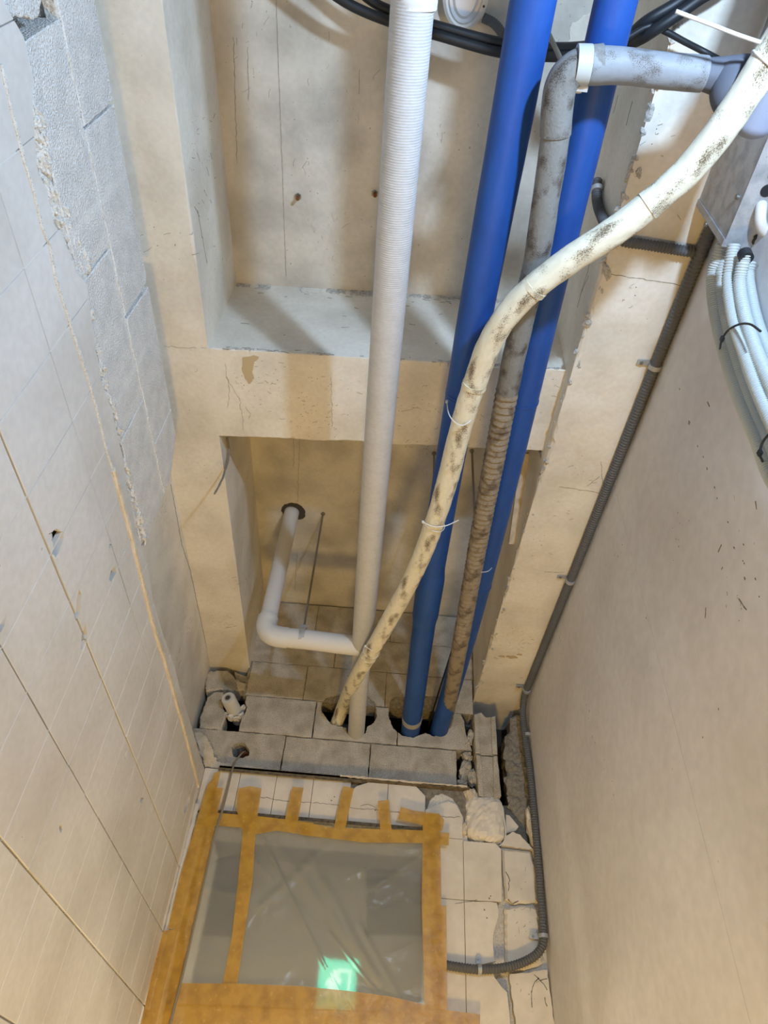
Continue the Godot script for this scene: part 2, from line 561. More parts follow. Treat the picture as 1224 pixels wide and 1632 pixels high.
func build_ceiling() -> void:
	var c := setting("ceiling")
	var st := begin()
	box(st, Vector3(-1.1, SLAB, -3.4), Vector3(1.1, SLAB + 0.2, 3.2))
	part("slab", st, M.slab, c)
	# formwork seams and scars
	var u := p_under(SLAB)
	st = begin()
	for ends in [[440, 0, 456, 440], [573, 110, 572, 150]]:
		var a := at_y(SLAB, ends[0], ends[1])
		var b := at_y(SLAB, ends[2], ends[3])
		mark(st, u, [Vector2(a.x, a.z), Vector2(b.x, b.z)], 0.0013, 0.001, 0.0008)
	for s in [[468, 690, 468, 745], [478, 690, 474, 800], [372, 60, 378, 260], [395, 75, 396, 160], [352, 300, 362, 420], [470, 940, 474, 880]]:
		var a := at_y(SLAB, s[0], s[1])
		var b := at_y(SLAB, s[2], s[3])
		mark(st, u, [Vector2(a.x, a.z), Vector2(b.x, b.z)], 0.0016, 0.0006, 0.002)
	random_marks(st, u, Vector2(-0.55, -1.2), Vector2(0.5, -0.3), 150, Vector2(0.2, 1), 0.03)
	random_marks(st, u, Vector2(-0.55, -3.0), Vector2(0.5, -1.7), 60, Vector2(0, 1), 0.03)
	part("scratch", st, M.scuff, c).set_meta("kind", "stuff")
	# a patch where paint has peeled off by the pipes
	st = begin()
	var pk := PackedVector2Array()
	for q in [[905, 66], [912, 36], [930, 24], [952, 18], [975, 30], [960, 70], [935, 82]]:
		var w := at_y(SLAB, q[0], q[1])
		pk.append(Vector2(w.x, w.z))
	plate(st, ragged(ccw(pk), 0.012, 0.004), 0.0, 0.003, 0.001, u)
	part("peeled_patch", st, M.concrete, c)
	# left beam
	var lb := setting("beam_left")
	long_beam(lb, -0.575, -1.05, SOFFIT, 3.1, -3.3, 0.006, M.concrete)
	st = begin()
	random_marks(st, p_under(SOFFIT), Vector2(-0.72, -3.0), Vector2(-0.585, -0.3), 70, Vector2(1, 0.4), 0.03)
	var sp := p_left(-0.575)
	random_marks(st, sp, Vector2(0.35, 3.5), Vector2(1.15, 3.82), 70, Vector2(0.3, 1), 0.04)
	random_marks(st, sp, Vector2(1.7, 3.5), Vector2(2.9, 3.82), 40, Vector2(0.3, 1), 0.03)
	for s in [[315, 335, 322, 380], [322, 375, 330, 420], [310, 330, 318, 345]]:
		var a := at_x(-0.575, s[0], s[1])
		var b := at_x(-0.575, s[2], s[3])
		mark(st, sp, [Vector2(-a.z, a.y), Vector2(-b.z, b.y)], 0.002, 0.0006, 0.003)
	part("scratch", st, M.scratch, lb).set_meta("kind", "stuff")
	# cross-beam: slightly askew in plan, its lower edges chipped
	var cb := setting("beam_cross")
	st = begin()
	var prev: Array[Vector3] = []
	var n := 70
	for i in n + 1:
		var x := lerpf(-0.582, 0.53, float(i) / n)
		var zn := lerpf(-1.217, -1.184, float(i) / n)
		var zf := lerpf(-1.562, -1.507, float(i) / n)
		var a := 0.007 * clampf(0.4 + jit.get_noise_2d(x * 70, 11) * 1.3 + rng.randf_range(-0.2, 0.2), 0.08, 1.5)
		var b := 0.008 * clampf(0.4 + jit.get_noise_2d(x * 70, 77) * 1.3 + rng.randf_range(-0.2, 0.2), 0.08, 1.5)
		var row: Array[Vector3] = [Vector3(x, SLAB + 0.02, zn), Vector3(x, SOFFIT + a, zn), Vector3(x, SOFFIT, zn - a), Vector3(x, SOFFIT, zf + b), Vector3(x, SOFFIT + b, zf), Vector3(x, SLAB + 0.02, zf)]
		if i > 0:
			for k in 5:
				quad(st, prev[k], prev[k + 1], row[k + 1], row[k])
		prev = row
	box(st, Vector3(-0.61, SOFFIT - 0.0008, -1.5605), Vector3(-0.565, SLAB, -1.2175))
	part("beam_body", st, M.concrete, cb)
	st = begin()
	var un := p_under(SOFFIT)
	for s in [[358, 580, 366, 625], [366, 625, 362, 650], [360, 600, 383, 640], [383, 640, 388, 685], [392, 648, 400, 660], [400, 660, 396, 668], [528, 600, 529, 680], [262, 552, 334, 556], [570, 626, 578, 628], [640, 655, 660, 650]]:
		var a := at_y(SOFFIT, s[0], s[1])
		var b := at_y(SOFFIT, s[2], s[3])
		mark(st, un, [Vector2(a.x, a.z), Vector2(b.x, b.z)], 0.0010, 0.0006, 0.003)
	random_marks(st, un, Vector2(-0.5, -1.54), Vector2(0.5, -1.22), 320, Vector2(1, 0.1), 0.02)
	var nf := p_end(-1.2)
	part("scratch", st, M.scuff, cb).set_meta("kind", "stuff")
	st = begin()
	for i in 70:
		var x := rng.randf_range(-0.55, 0.5)
		var zn := lerpf(-1.217, -1.184, (x + 0.582) / 1.112)
		var y := SOFFIT + 0.4 * rng.randf()
		if rng.randf() < 0.75:
			y = SOFFIT + (0.35 + 0.06 * rng.randf() if rng.randf() < 0.7 else 0.02 * rng.randf())
		var l := rng.randf_range(0.004, 0.03)
		mark(st, p_end(zn), [Vector2(x, y), Vector2(x + l, y + rng.randf_range(-0.006, 0.006))], rng.randf_range(0.0008, 0.002), 0.0015, 0.002)
	part("scratch", st, M.scuff, cb).set_meta("kind", "stuff")
	st = begin()
	for row in [[SLAB - 0.006, 0.034, 0.02], [SOFFIT + 0.004, 0.013, 0.009]]:
		var x := -0.57
		while x < 0.5:
			var l := rng.randf_range(0.02, 0.09)
			var zn := lerpf(-1.217, -1.184, (x + 0.582) / 1.112)
			if rng.randf() < 0.72:
				var hgt: float = row[1] * rng.randf_range(0.3, 1.0)
				plate(st, ragged(rect(x, row[0] - hgt * (1.0 if row[0] > 3.6 else 0.2), x + l, row[0] + hgt * (0.2 if row[0] > 3.6 else 0.8)), 0.008, row[2] * 0.4), -0.012, 0.003, 0.0025, p_end(zn))
			x += l * rng.randf_range(0.7, 1.3)
	part("mortar_crust", st, M.crust, cb).set_meta("kind", "stuff")
	# brown water stain on the soffit's near left corner
	st = begin()
	var pts := PackedVector2Array()
	for q in [[386, 570], [405, 566], [413, 569], [404, 580], [402, 592], [405, 604], [397, 612], [389, 600], [385, 588]]:
		var w := at_y(SOFFIT, q[0], q[1])
		pts.append(Vector2(w.x, w.z))
	plate(st, ragged(ccw(pts), 0.008, 0.002), 0.0, 0.0007, 0.0, un)
	part("stain", st, M.plaster_brown, cb)
	# right beam, deeper than the cross-beam
	var rb := setting("beam_right")
	long_beam(rb, 0.522, 1.05, 3.39, 3.1, -3.3, 0.017, M.concrete)
	st = begin()
	var ur := p_under(3.39)
	for s in [[975, 437, 1095, 456], [890, 775, 968, 788], [868, 912, 900, 912], [958, 735, 960, 770], [935, 775, 955, 760], [1080, 342, 1085, 350], [1076, 540, 1088, 550]]:
		var a := at_y(3.39, s[0], s[1])
		var b := at_y(3.39, s[2], s[3])
		mark(st, ur, [Vector2(a.x, a.z), Vector2(b.x, b.z)], 0.0014, 0.0006, 0.002)
	random_marks(st, ur, Vector2(0.55, -2.9), Vector2(0.75, -0.4), 130, Vector2(1, 0.2), 0.02)
	var rs := p_right(0.522)
	for s in [[1008, 160, 998, 200], [940, 420, 920, 490], [985, 150, 978, 180], [938, 440, 925, 470]]:
		var a := at_x(0.522, s[0], s[1])
		var b := at_x(0.522, s[2], s[3])
		mark(st, rs, [Vector2(a.z, a.y), Vector2(b.z, b.y)], 0.002, 0.0006, 0.003)
	part("scratch", st, M.scratch, rb).set_meta("kind", "stuff")
	# crumbs of paint and plaster clinging to the broken arris
	st = begin()
	for i in 230:
		var z := -0.15 - 2.8 * pow(rng.randf(), 1.7)
		var s := rng.randf_range(0.004, 0.016) * (1.25 if z > -1.0 else 0.8)
		rubble(st, Vector3(0.524 + rng.randf_range(-0.004, 0.016), 3.392 + rng.randf_range(-0.003, 0.014), z), Vector3(s, s * 0.8, s * rng.randf_range(1.0, 2.6)), 3.0, 0.7, Basis(Vector3.UP, rng.randf_range(-0.6, 0.6)), 4)
	part("plaster_crumbs", st, M.crust, rb).set_meta("kind", "stuff")
	# soil on the soffit near the end wall
	st = begin()
	for s in [[815, 1047, 12, 4], [800, 1046, 8, 3], [828, 1043, 6, 3]]:
		var a := at_y(3.39, s[0], s[1])
		plate(st, circle(Vector2(a.x, a.z), s[2] * 0.002, s[3] * 0.003, 14, 0.35), 0.0, 0.0006, 0.0, ur)
	part("stain", st, M.plaster_brown, rb)

const COLS := [-0.03, 0.13, 0.29, 0.455, 0.62, 0.79, 0.96, 1.125, 1.28, 1.436, 1.6, 1.757, 1.903, 2.06, 2.22, 2.367, 2.53, 2.69, 2.85, 2.985]
const ROWS := [1.38, 1.607, 1.834, 2.061, 2.286, 2.511, 2.742]

func build_left_wall() -> void:
	var w := setting("wall_left")
	var st := begin()
	box(st, Vector3(-1.05, 0, -3.3), Vector3(-0.77, SLAB + 0.1, 3.1))
	part("backing", st, M.concrete, w)
	st = begin()
	box(st, Vector3(-0.77, 0, -3.0), Vector3(-0.688, 2.83, 3.1))
	part("wall_core", st, M.dark, w)  # core coloured dark so the broken holes read as shaded
	# broken places: outlines in (u, v) cut out of the tiles
	var holes: Array[PackedVector2Array] = []
	for h in [
		[[76, 850], [90, 843], [99, 847], [100, 858], [94, 875], [87, 889], [82, 882], [84, 868]],
		[[125, 938], [129, 948], [127, 975], [122, 990], [119, 984], [121, 960]],
		[[135, 990], [137, 1005], [138, 1012], [131, 1034], [128, 1036], [130, 1015]],
		[[180, 856], [177, 868], [172, 880], [173, 868]],
		[[201, 872], [199, 882], [196, 886], [197, 877]],
		[[183, 902], [185, 912], [176, 928], [173, 924], [176, 910]],
		[[11, 978], [8, 995], [-2, 1012], [-4, 1004]],
		[[203, 1195], [201, 1208], [198, 1211], [199, 1201]],
		[[302, 1264], [301, 1280], [294, 1299], [293, 1292], [298, 1274]],
		[[96, 1312], [99, 1322], [96, 1328], [93, 1320]],
		[[230, 1272], [226, 1281], [223, 1278], [226, 1270]],
		[[163, 1121], [161, 1133], [158, 1136], [160, 1126]]]:
		holes.append(ragged(left_pts(WALL_L, h), 0.012, 0.0025))
	# chipped upper edge of the topmost course, over u
	var top := PackedVector2Array()
	for p in [[-30, -60], [38, 60], [54, 127], [52, 160], [54, 200], [58, 240], [60, 275], [74, 299], [86, 358], [96, 368], [122, 432], [139, 453], [142, 480], [151, 544], [155, 575], [162, 607], [177, 652], [189, 697], [198, 740], [201, 772], [210, 805], [216, 844], [236, 905], [243, 955], [258, 1005], [278, 1063], [286, 1094], [306, 1161], [325, 1222]]:
		var q := at_x(WALL_L, p[0], p[1])
		top.append(Vector2(-q.z, q.y))
	var cover := PackedVector2Array([Vector2(-0.6, 2.5), Vector2(3.2, 2.5), Vector2(3.2, top[top.size() - 1].y)])
	for i in top.size():
		var j := top.size() - 1 - i
		cover.append(top[j] + Vector2(0, rng.randf_range(-0.002, 0.002)))
	cover.append(Vector2(-0.6, top[0].y))
	cover = ccw(cover)
	for r in ROWS.size():
		var y0: float = ROWS[r]
		var y1: float = ROWS[r + 1] if r < ROWS.size() - 1 else 2.99
		var shift: float = -0.064 if r < 3 else 0.0
		var lift: float = 0.0014 * (r % 2)
		for k in COLS.size() - 1:
			var u0: float = COLS[k] + (shift if k > 0 else 0.0)
			var u1: float = COLS[k + 1] + (shift if k < COLS.size() - 2 else 0.0)
			var body := rect(u0 + 0.0011, y0 + 0.0022, u1 - 0.0011, y1 - 0.0022)
			var pieces: Array = [body]
			if y1 > 2.9:
				pieces = Geometry2D.intersect_polygons(body, cover)
			var cut := false
			for h in holes:
				var hit := false
				for p in pieces:
					if not Geometry2D.intersect_polygons(p, h).is_empty():
						hit = true
				if not hit:
					continue
				cut = true
				var c := Vector2.ZERO
				for q in h:
					c += q / h.size()
				var halves: Array = []
				for p in pieces:
					for side in [rect(u0 - 1, 0, c.x, 4), rect(c.x, 0, u1 + 1, 4)]:
						halves.append_array(Geometry2D.intersect_polygons(p, side))
				pieces = []
				for p in halves:
					pieces.append_array(Geometry2D.clip_polygons(p, h))
			st = begin()
			var off := lift + rng.randf_range(-0.0002, 0.0003)
			for p in pieces:
				if p.size() > 2:
					plate(st, p, -0.0105, off, 0.0 if cut else 0.001, p_left(WALL_L))
			part("tile", st, M.tile, w)
	# grout in the joints
	st = begin()
	for r in range(1, ROWS.size()):
		plate(st, rect(-0.03, ROWS[r] - 0.0045, 2.985, ROWS[r] + 0.0045), -0.012, -0.0045, 0.0, p_left(WALL_L))
	part("grout", st, M.grout, w).set_meta("kind", "stuff")
	st = begin()
	for r in ROWS.size():
		var y1: float = ROWS[r + 1] if r < ROWS.size() - 1 else 2.83
		for k in range(1, COLS.size() - 1):
			var u: float = COLS[k] + (-0.064 if r < 3 else 0.0)
			plate(st, rect(u - 0.002, ROWS[r], u + 0.002, y1), -0.012, -0.0012, 0.0, p_left(WALL_L))
	part("grout", st, M.grout_pale, w).set_meta("kind", "stuff")
	# plain rest of the wall, out of the photograph
	st = begin()
	plate(st, rect(-3.1, 0.0, -0.031, 2.9), -0.0105, 0.0, 0.0, p_left(WALL_L))
	plate(st, rect(-0.031, 0.0, 2.985, 1.379), -0.0105, 0.0, 0.0, p_left(WALL_L))
	part("tile_rest", st, M.tile, w)
	# flaps of skin standing proud in the holes
	st = begin()
	for f in [[[78, 852], [88, 850], [89, 860], [82, 866]], [[121, 962], [124, 956], [124, 970], [121, 976]], [[132, 1013], [135, 1010], [133, 1022], [131, 1026]]]:
		plate(st, ragged(left_pts(WALL_L, f), 0.01, 0.002), -0.022, -0.006, 0.0015, p_left(WALL_L))
	part("plaster_flake", st, M.tile, w)
	# bead of old plaster where a suspended ceiling met the tiles
	st = begin()
	var edge: Array[Vector2] = []
	for p in [[0, 103], [17, 177], [35, 249], [52, 305], [65, 360], [78, 393], [88, 446], [110, 515], [125, 562], [141, 609], [157, 668], [171, 726], [179, 748]]:
		var q := at_x(WALL_L, p[0], p[1])
		edge.append(Vector2(-q.z, q.y))
	var low := PackedVector2Array()
	var high := PackedVector2Array()
	for i in edge.size() - 1:
		for s in 8:
			var q := edge[i].lerp(edge[i + 1], s / 8.0)
			var wd := 0.004 + 0.006 * absf(jit.get_noise_1d(q.x * 300)) + 0.002 * rng.randf()
			low.append(q + Vector2(0, -wd * 0.4))
			high.append(q + Vector2(0, wd))
	high.reverse()
	low.append_array(high)
	plate(st, low, 0.0, 0.0028, 0.001, p_left(WALL_L))
	part("mortar_bead", st, M.mortar, w)
	st = begin()
	edge.clear()
	for p in [[179, 748], [192, 797], [209, 860], [226, 928], [241, 990], [247, 1010], [258, 1042], [277, 1108], [296, 1176], [317, 1258]]:
		var q := at_x(WALL_L, p[0], p[1])
		edge.append(Vector2(-q.z, q.y))
	low = PackedVector2Array()
	high = PackedVector2Array()
	for i in edge.size() - 1:
		for s in 14:
			var q := edge[i].lerp(edge[i + 1], s / 14.0)
			low.append(q + Vector2(0, -0.006 - 0.004 * absf(jit.get_noise_1d(q.x * 160)) - 0.001 * rng.randf()))
			high.append(q + Vector2(0, 0.007 + 0.010 * absf(jit.get_noise_1d(q.x * 260 + 70)) + 0.0025 * rng.randf()))
	high.reverse()
	low.append_array(high)
	plate(st, low, -0.004, 0.0065, 0.003, p_left(WALL_L))
	part("plaster_edge", st, M.plaster, w)
	# lumps of bedding mortar over the broken course
	for m in [
		[[51, 171], [61, 169], [75, 196], [78, 223], [80, 258], [73, 262], [62, 266], [57, 235], [54, 200]],
		[[59, 258], [80, 250], [94, 305], [118, 344], [129, 381], [149, 421], [145, 448], [139, 452], [122, 434], [96, 368], [86, 360], [74, 299]],
		[[139, 455], [147, 470], [154, 520], [163, 560], [176, 620], [186, 650], [198, 702], [190, 700], [176, 652], [161, 607], [153, 573], [150, 544], [141, 475]],
		[[196, 727], [205, 735], [212, 770], [217, 790], [227, 820], [236, 864], [226, 872], [214, 840], [208, 800], [200, 775]]]:
		st = begin()
		var o := ragged(left_pts(WALL_L, m), 0.008, 0.003)
		plate(st, o, -0.024, -0.010 + rng.randf_range(-0.001, 0.002), 0.004, p_left(WALL_L))
		for i in 80:
			var c := o[rng.randi() % o.size()].lerp(o[rng.randi() % o.size()], rng.randf_range(0.0, 0.5))
			var ps := Geometry2D.is_point_in_polygon(c, o)
			if ps:
				rubble(st, Vector3(WALL_L - 0.009, c.y, -c.x), Vector3(rng.randf_range(0.008, 0.02), rng.randf_range(0.006, 0.018), rng.randf_range(0.01, 0.034)), 3.0, 0.7, Basis(Vector3.RIGHT, rng.randf_range(-0.5, 0.5)), 5)
		part("mortar_lump", st, M.mortar, w)
	# the aerated blocks over the tiles
	st = begin()
	plate(st, rect(-2.9, 2.94, 0.26, 3.302), -0.1, -0.045, 0.0, p_left(WALL_L))
	plate(st, rect(0.36, 2.93, 1.535, 3.2), -0.1, -0.045, 0.0, p_left(WALL_L))
	plate(st, rect(0.2, 3.125, 1.46, 3.3), -0.1, -0.045, 0.0, p_left(WALL_L))
	part("mortar_bed", st, M.bed, w)  # dark grey puts the shade of the open block joints into colour
	st = begin()
	for k in 58:
		var u := 0.2 + k * 0.0232
		if rng.randf() < 0.9:
			plate(st, ragged(rect(u - 0.002, 3.1235, u + 0.0252, 3.1325), 0.006, 0.0012), -0.03, -0.0075 + rng.randf_range(-0.001, 0.001), 0.0006, p_left(WALL_L))
	part("mortar_bed", st, M.mortar, w).set_meta("kind", "stuff")
	var low_course: Array = [
		[ragged(left_pts(WALL_L, [[-60, -60], [-40, 20], [4, 40], [12, 10], [16, 21], [27, 28], [45, 26], [55, 31], [66, 26], [70, 5], [72, -20], [40, -60]]), 0.008, 0.003), 0],
		[ragged(PackedVector2Array([Vector2(0.327, 2.945), Vector2(0.752, 2.945), Vector2(0.752, 3.124), Vector2(0.322, 3.124)]), 0.03, 0.0012), 1],
		[ragged(PackedVector2Array([Vector2(0.76, 2.943), Vector2(1.177, 2.941), Vector2(1.178, 3.125), Vector2(0.76, 3.126)]), 0.03, 0.0012), 1],
		[ragged(PackedVector2Array([Vector2(1.182, 2.941), Vector2(1.53, 2.94), Vector2(1.556, 2.926), Vector2(1.542, 3.125), Vector2(1.182, 3.126)]), 0.03, 0.0015), 1],
		[ragged(rect(-0.32, 3.131, 0.506, 3.309), 0.03, 0.0012), 1],
		[ragged(PackedVector2Array([Vector2(0.513, 3.131), Vector2(0.935, 3.131), Vector2(0.935, 3.298), Vector2(0.922, 3.311), Vector2(0.513, 3.309)]), 0.03, 0.0012), 1],
		[ragged(PackedVector2Array([Vector2(0.945, 3.131), Vector2(1.348, 3.131), Vector2(1.348, 3.311), Vector2(0.95, 3.311)]), 0.03, 0.0012), 1],
		[ragged(PackedVector2Array([Vector2(1.353, 3.131), Vector2(1.546, 3.131), Vector2(1.538, 3.204), Vector2(1.49, 3.267), Vector2(1.452, 3.311), Vector2(1.353, 3.311)]), 0.03, 0.0012), 1]]
	for b in low_course:
		st = begin()
		plate(st, b[0], -0.1 if b[1] else -0.06, -0.005 + rng.randf_range(-0.001, 0.001), 0.002, p_left(WALL_L))
		part("block", st, M.block, w)
	st = begin()
	for z in [0.37, 0.55, 0.66, 0.83, 0.99, 1.1, 1.25, 1.33, 1.41, 1.47]:
		var l := rng.randf_range(0.03, 0.07)
		plate(st, ragged(rect(z, 3.124, z + l, 3.134), 0.006, 0.003), -0.01, -0.004, 0.001, p_left(WALL_L))
	part("mortar_squeeze", st, M.mortar, w)
	# scar and loose flakes on the concrete beyond the last block
	st = begin()
	var bk := p_left(-0.77)
	for s in [[[272, 772], [290, 870]], [[290, 870], [302, 905]], [[302, 905], [318, 980]], [[318, 980], [330, 1035]]]:
		var l: Array = []
		for p in s:
			var q := at_x(-0.77, p[0], p[1])
			l.append(Vector2(-q.z, q.y))
		mark(st, bk, l, 0.003, 0.001, 0.002)
	random_marks(st, bk, Vector2(1.6, 2.9), Vector2(2.9, 3.4), 40, Vector2(0.3, 1), 0.03)
	part("scratch", st, M.scuff, w).set_meta("kind", "stuff")

func build_right_wall() -> void:
	var w := setting("wall_right")
	var st := begin()
	box(st, Vector3(WALL_R + 0.012, 0, -3.3), Vector3(1.05, SLAB + 0.1, 3.1))
	part("backing", st, M.bed, w)
	for r in [[-1.5541, 3.1], [-3.2, -1.5557]]:
		st = begin()
		plate(st, rect(r[0], 0.0, r[1], 3.392), -0.012, 0.0, 0.0006, p_right(WALL_R))
		part("board", st, M.board, w)
	st = begin()
	var pr := p_right(WALL_R)
	for s in [[[1145, 880], [1150, 868]], [[1178, 955], [1190, 972]], [[1125, 968], [1124, 985]], [[1149, 908], [1152, 904]], [[1204, 800], [1206, 812]], [[1128, 640], [1131, 648]], [[1098, 670], [1100, 674]]]:
		var l: Array = []
		for p in s:
			var q := at_x(WALL_R, p[0], p[1])
			l.append(Vector2(q.z, q.y))
		mark(st, pr, l, 0.003, 0.0006, 0.002)
	for p in [[1185, 868], [1170, 873], [1184, 894], [1186, 898], [1187, 922], [1204, 923], [1210, 951], [1082, 871], [1030, 985], [1139, 777], [1143, 794], [1160, 832], [1127, 747], [1112, 711], [1121, 728], [1098, 675], [1083, 620], [1145, 1130], [1120, 1175]]:
		var q := at_x(WALL_R, p[0], p[1])
		plate(st, circle(Vector2(q.z, q.y), 0.0018, rng.randf_range(0.002, 0.005), 8, 0.3), 0.0, 0.0006, 0.0, pr)
	random_marks(st, pr, Vector2(-2.8, 2.0), Vector2(-0.9, 3.3), 60, Vector2(0.2, 1), 0.012)
	part("scratch", st, M.scratch, w).set_meta("kind", "stuff")

func build_end_wall() -> void:
	var w := setting("wall_end")
	var st := begin()
	box(st, Vector3(-1.05, 2.735, -3.5), Vector3(1.05, SLAB + 0.1, -3.3))
	part("backing", st, M.dark, w)
	st = begin()
	box(st, Vector3(-1.05, 2.735, -3.3), Vector3(0.47, 2.93, -2.997))
	box(st, Vector3(0.47, 2.735, -3.3), Vector3(1.05, 2.9, -3.06))
	part("lintel", st, M.bed, w)
	st = begin()
	box(st, Vector3(0.345, 0, -3.5), Vector3(1.05, 2.735, -3.03))
	box(st, Vector3(0.345, 0, -3.03), Vector3(0.47, 2.735, -2.997))
	box(st, Vector3(-1.05, 0, -3.5), Vector3(-0.62, 2.735, -2.997))
	part("jamb", st, M.mortar, w)
	# aerated block courses
	var pe := p_end(-3.01)
	var cut: Array[PackedVector2Array] = [
		ragged(end_pts(-3.01, [[513, 1135], [512, 1122], [519, 1112], [535, 1108], [585, 1108], [598, 1120], [601, 1140], [596, 1152], [585, 1158], [583, 1168], [576, 1173], [562, 1173], [553, 1168], [552, 1160], [528, 1154]]), 0.01, 0.002),
		ragged(end_pts(-3.01, [[621, 1118], [628, 1110], [670, 1108], [718, 1110], [724, 1130], [716, 1150], [707, 1166], [692, 1174], [678, 1168], [658, 1176], [640, 1172], [626, 1160], [619, 1140]]), 0.01, 0.002),
		ragged(end_pts(-3.01, [[358, 1135], [352, 1120], [358, 1105], [372, 1106], [388, 1113], [394, 1126], [389, 1140], [374, 1147], [362, 1146]]), 0.01, 0.002),
		ragged(end_pts(-3.01, [[369, 1192], [376, 1185], [390, 1185], [397, 1194], [397, 1204], [388, 1208], [372, 1206]]), 0.01, 0.002)]
	var rows: Array = [
		[2.933, 3.110, [-0.77, -0.344, 0.042, 0.433]],
		[3.115, 3.296, [-0.562, -0.227, 0.161, 0.48]],
		[3.301, 3.484, [-0.568, -0.294, 0.094, 0.27, 0.515]],
		[3.489, 3.666, [-0.58, -0.168, 0.215, 0.52]],
		[3.671, 3.858, [-0.58, -0.287, 0.1, 0.52]]]
	for r in rows.size():
		var xs: Array = rows[r][2]
		for k in xs.size() - 1:
			var a: float = xs[k] + 0.0022
			var b: float = xs[k + 1] - 0.0022
			var p := rect(a, rows[r][0], b, rows[r][1])
			if r == 1 and k == 2:
				p = PackedVector2Array([Vector2(a, rows[r][0]), Vector2(0.502, rows[r][0]), Vector2(0.5, 3.125), Vector2(0.476, 3.2), Vector2(0.47, 3.26), Vector2(0.455, rows[r][1]), Vector2(a, rows[r][1])])
			p = ragged(p, 0.022, 0.0016)
			var pieces: Array = [p]
			for h in cut:
				var next: Array = []
				for q in pieces:
					if Geometry2D.intersect_polygons(q, h).is_empty():
						next.append(q)
						continue
					var c := Vector2.ZERO
					for v in h:
						c += v / h.size()
					for side in [rect(-2, 0, c.x, 5), rect(c.x, 0, 2, 5)]:
						for s in Geometry2D.intersect_polygons(q, side):
							next.append_array(Geometry2D.clip_polygons(s, h))
				pieces = next
			st = begin()
			var off := rng.randf_range(-0.002, 0.002)
			for q in pieces:
				if q.size() > 2:
					plate(st, q, -0.11, off, 0.0 if pieces.size() > 1 else 0.002, pe)
			part("block", st, M.block_warm, w)
	# mortar behind the joints of the sound courses
	st = begin()
	box(st, Vector3(-0.58, 3.30, -3.11), Vector3(0.515, 3.86, -3.016))
	box(st, Vector3(-0.77, 2.935, -3.11), Vector3(-0.6, 3.09, -3.016))
	part("mortar_bed", st, M.mortar_dark, w)
	# broken blocks at both ends of the courses
	for b in [
		[[[329, 1074], [334, 1069], [362, 1068], [371, 1075], [375, 1082], [392, 1088], [391, 1100], [350, 1098], [328, 1101], [327, 1095]], 0.0],
		[[[318, 1160], [320, 1140], [330, 1112], [342, 1103], [356, 1103], [352, 1116], [356, 1130], [359, 1140], [354, 1163]], 0.004],
		[[[373, 1066], [393, 1073], [392, 1083], [375, 1078]], -0.03]]:
		st = begin()
		plate(st, ragged(end_pts(-3.01, b[0]), 0.012, 0.003), -0.1, b[1], 0.006, pe)
		part("block", st, M.block_warm, w)
	for b in [[744, 1207, 0.045, 0.04], [741, 1228, 0.05, 0.08], [738, 1245, 0.03, 0.03], [751, 1240, 0.05, 0.07], [749, 1176, 0.03, 0.07], [745, 1188, 0.025, 0.04], [736, 1250, 0.05, 0.02]]:
		st = begin()
		rubble(st, at_z(-3.03, b[0], b[1]), Vector3(b[2], b[3], 0.06), 3.0, 0.4, Basis(Vector3.BACK, rng.randf_range(-0.4, 0.4)), 8)
		part("rubble", st, M.block_warm, w)
	# two grooved block ends set upright
	for b in [[[[756, 1137], [768, 1133], [775, 1141], [790, 1140], [793, 1202], [758, 1200]], [[763, 1141], [783, 1143], [785, 1201], [766, 1200]]], [[[759, 1202], [793, 1204], [799, 1268], [790, 1276], [763, 1268]], [[767, 1204], [786, 1205], [788, 1272], [771, 1268]]]]:
		st = begin()
		plate(st, ragged(end_pts(-2.97, b[0]), 0.02, 0.0015), -0.12, -0.014, 0.0015, p_end(-2.97))
		for ribs in [[b[0][0], b[1][0], b[1][3], b[0][b[0].size() - 1]], [b[1][1], b[0][b[0].size() - 3] if b[0].size() == 6 else b[0][1], b[0][b[0].size() - 2] if b[0].size() == 6 else b[0][2], b[1][2]]]:
			plate(st, ragged(end_pts(-2.97, ribs), 0.02, 0.001), -0.016, 0.0, 0.003, p_end(-2.97))
		part("grooved_block", st, M.block_warm, w)
	# chase filled with rough mortar by the right wall
	st = begin()
	plate(st, ragged(end_pts(-3.05, [[805, 1172], [814, 1164], [813, 1143], [824, 1137], [834, 1140], [836, 1185], [842, 1238], [846, 1277], [848, 1296], [834, 1313], [811, 1288], [809, 1244], [805, 1193]]), 0.012, 0.003), -0.1, 0.0, 0.012, p_end(-3.05))
	for i in 24:
		var c := Vector2(rng.randf_range(810, 842), rng.randf_range(1160, 1300))
		rubble(st, at_z(-3.052, c.x, c.y), Vector3(rng.randf_range(0.02, 0.06), rng.randf_range(0.02, 0.07), 0.02), 2.4, 0.5, Basis.IDENTITY, 6)
	part("mortar_chase", st, M.mortar_dark, w)
	# tiles over the opening and beside it
	var pt := p_end(TILE_END)
	var tl: Array = []
	for x in [[-0.664, -0.508], [-0.506, -0.352], [-0.350, -0.193], [-0.191, -0.031]]:
		tl.append(rect(x[0], 2.744, x[1], 2.921))
	var q0 := end_pts(TILE_END, [[562, 1262], [568, 1253], [590, 1246], [618, 1248]])
	tl.append(PackedVector2Array([Vector2(-0.029, 2.744), Vector2(0.129, 2.744), Vector2(0.129, 2.921), at2(590, 1246), at2(568, 1253), Vector2(-0.029, at2(562, 1262).y)]))
	tl.append(PackedVector2Array([Vector2(0.131, 2.744), Vector2(0.291, 2.744), Vector2(0.291, at2(677, 1268).y), at2(663, 1253), Vector2(0.131, 2.921)]))
	tl.append(PackedVector2Array([Vector2(0.293, 2.715), Vector2(0.449, 2.715), at2(737, 1300), at2(727, 1282), at2(714, 1277), at2(694, 1283), Vector2(0.293, at2(684, 1291).y)]))
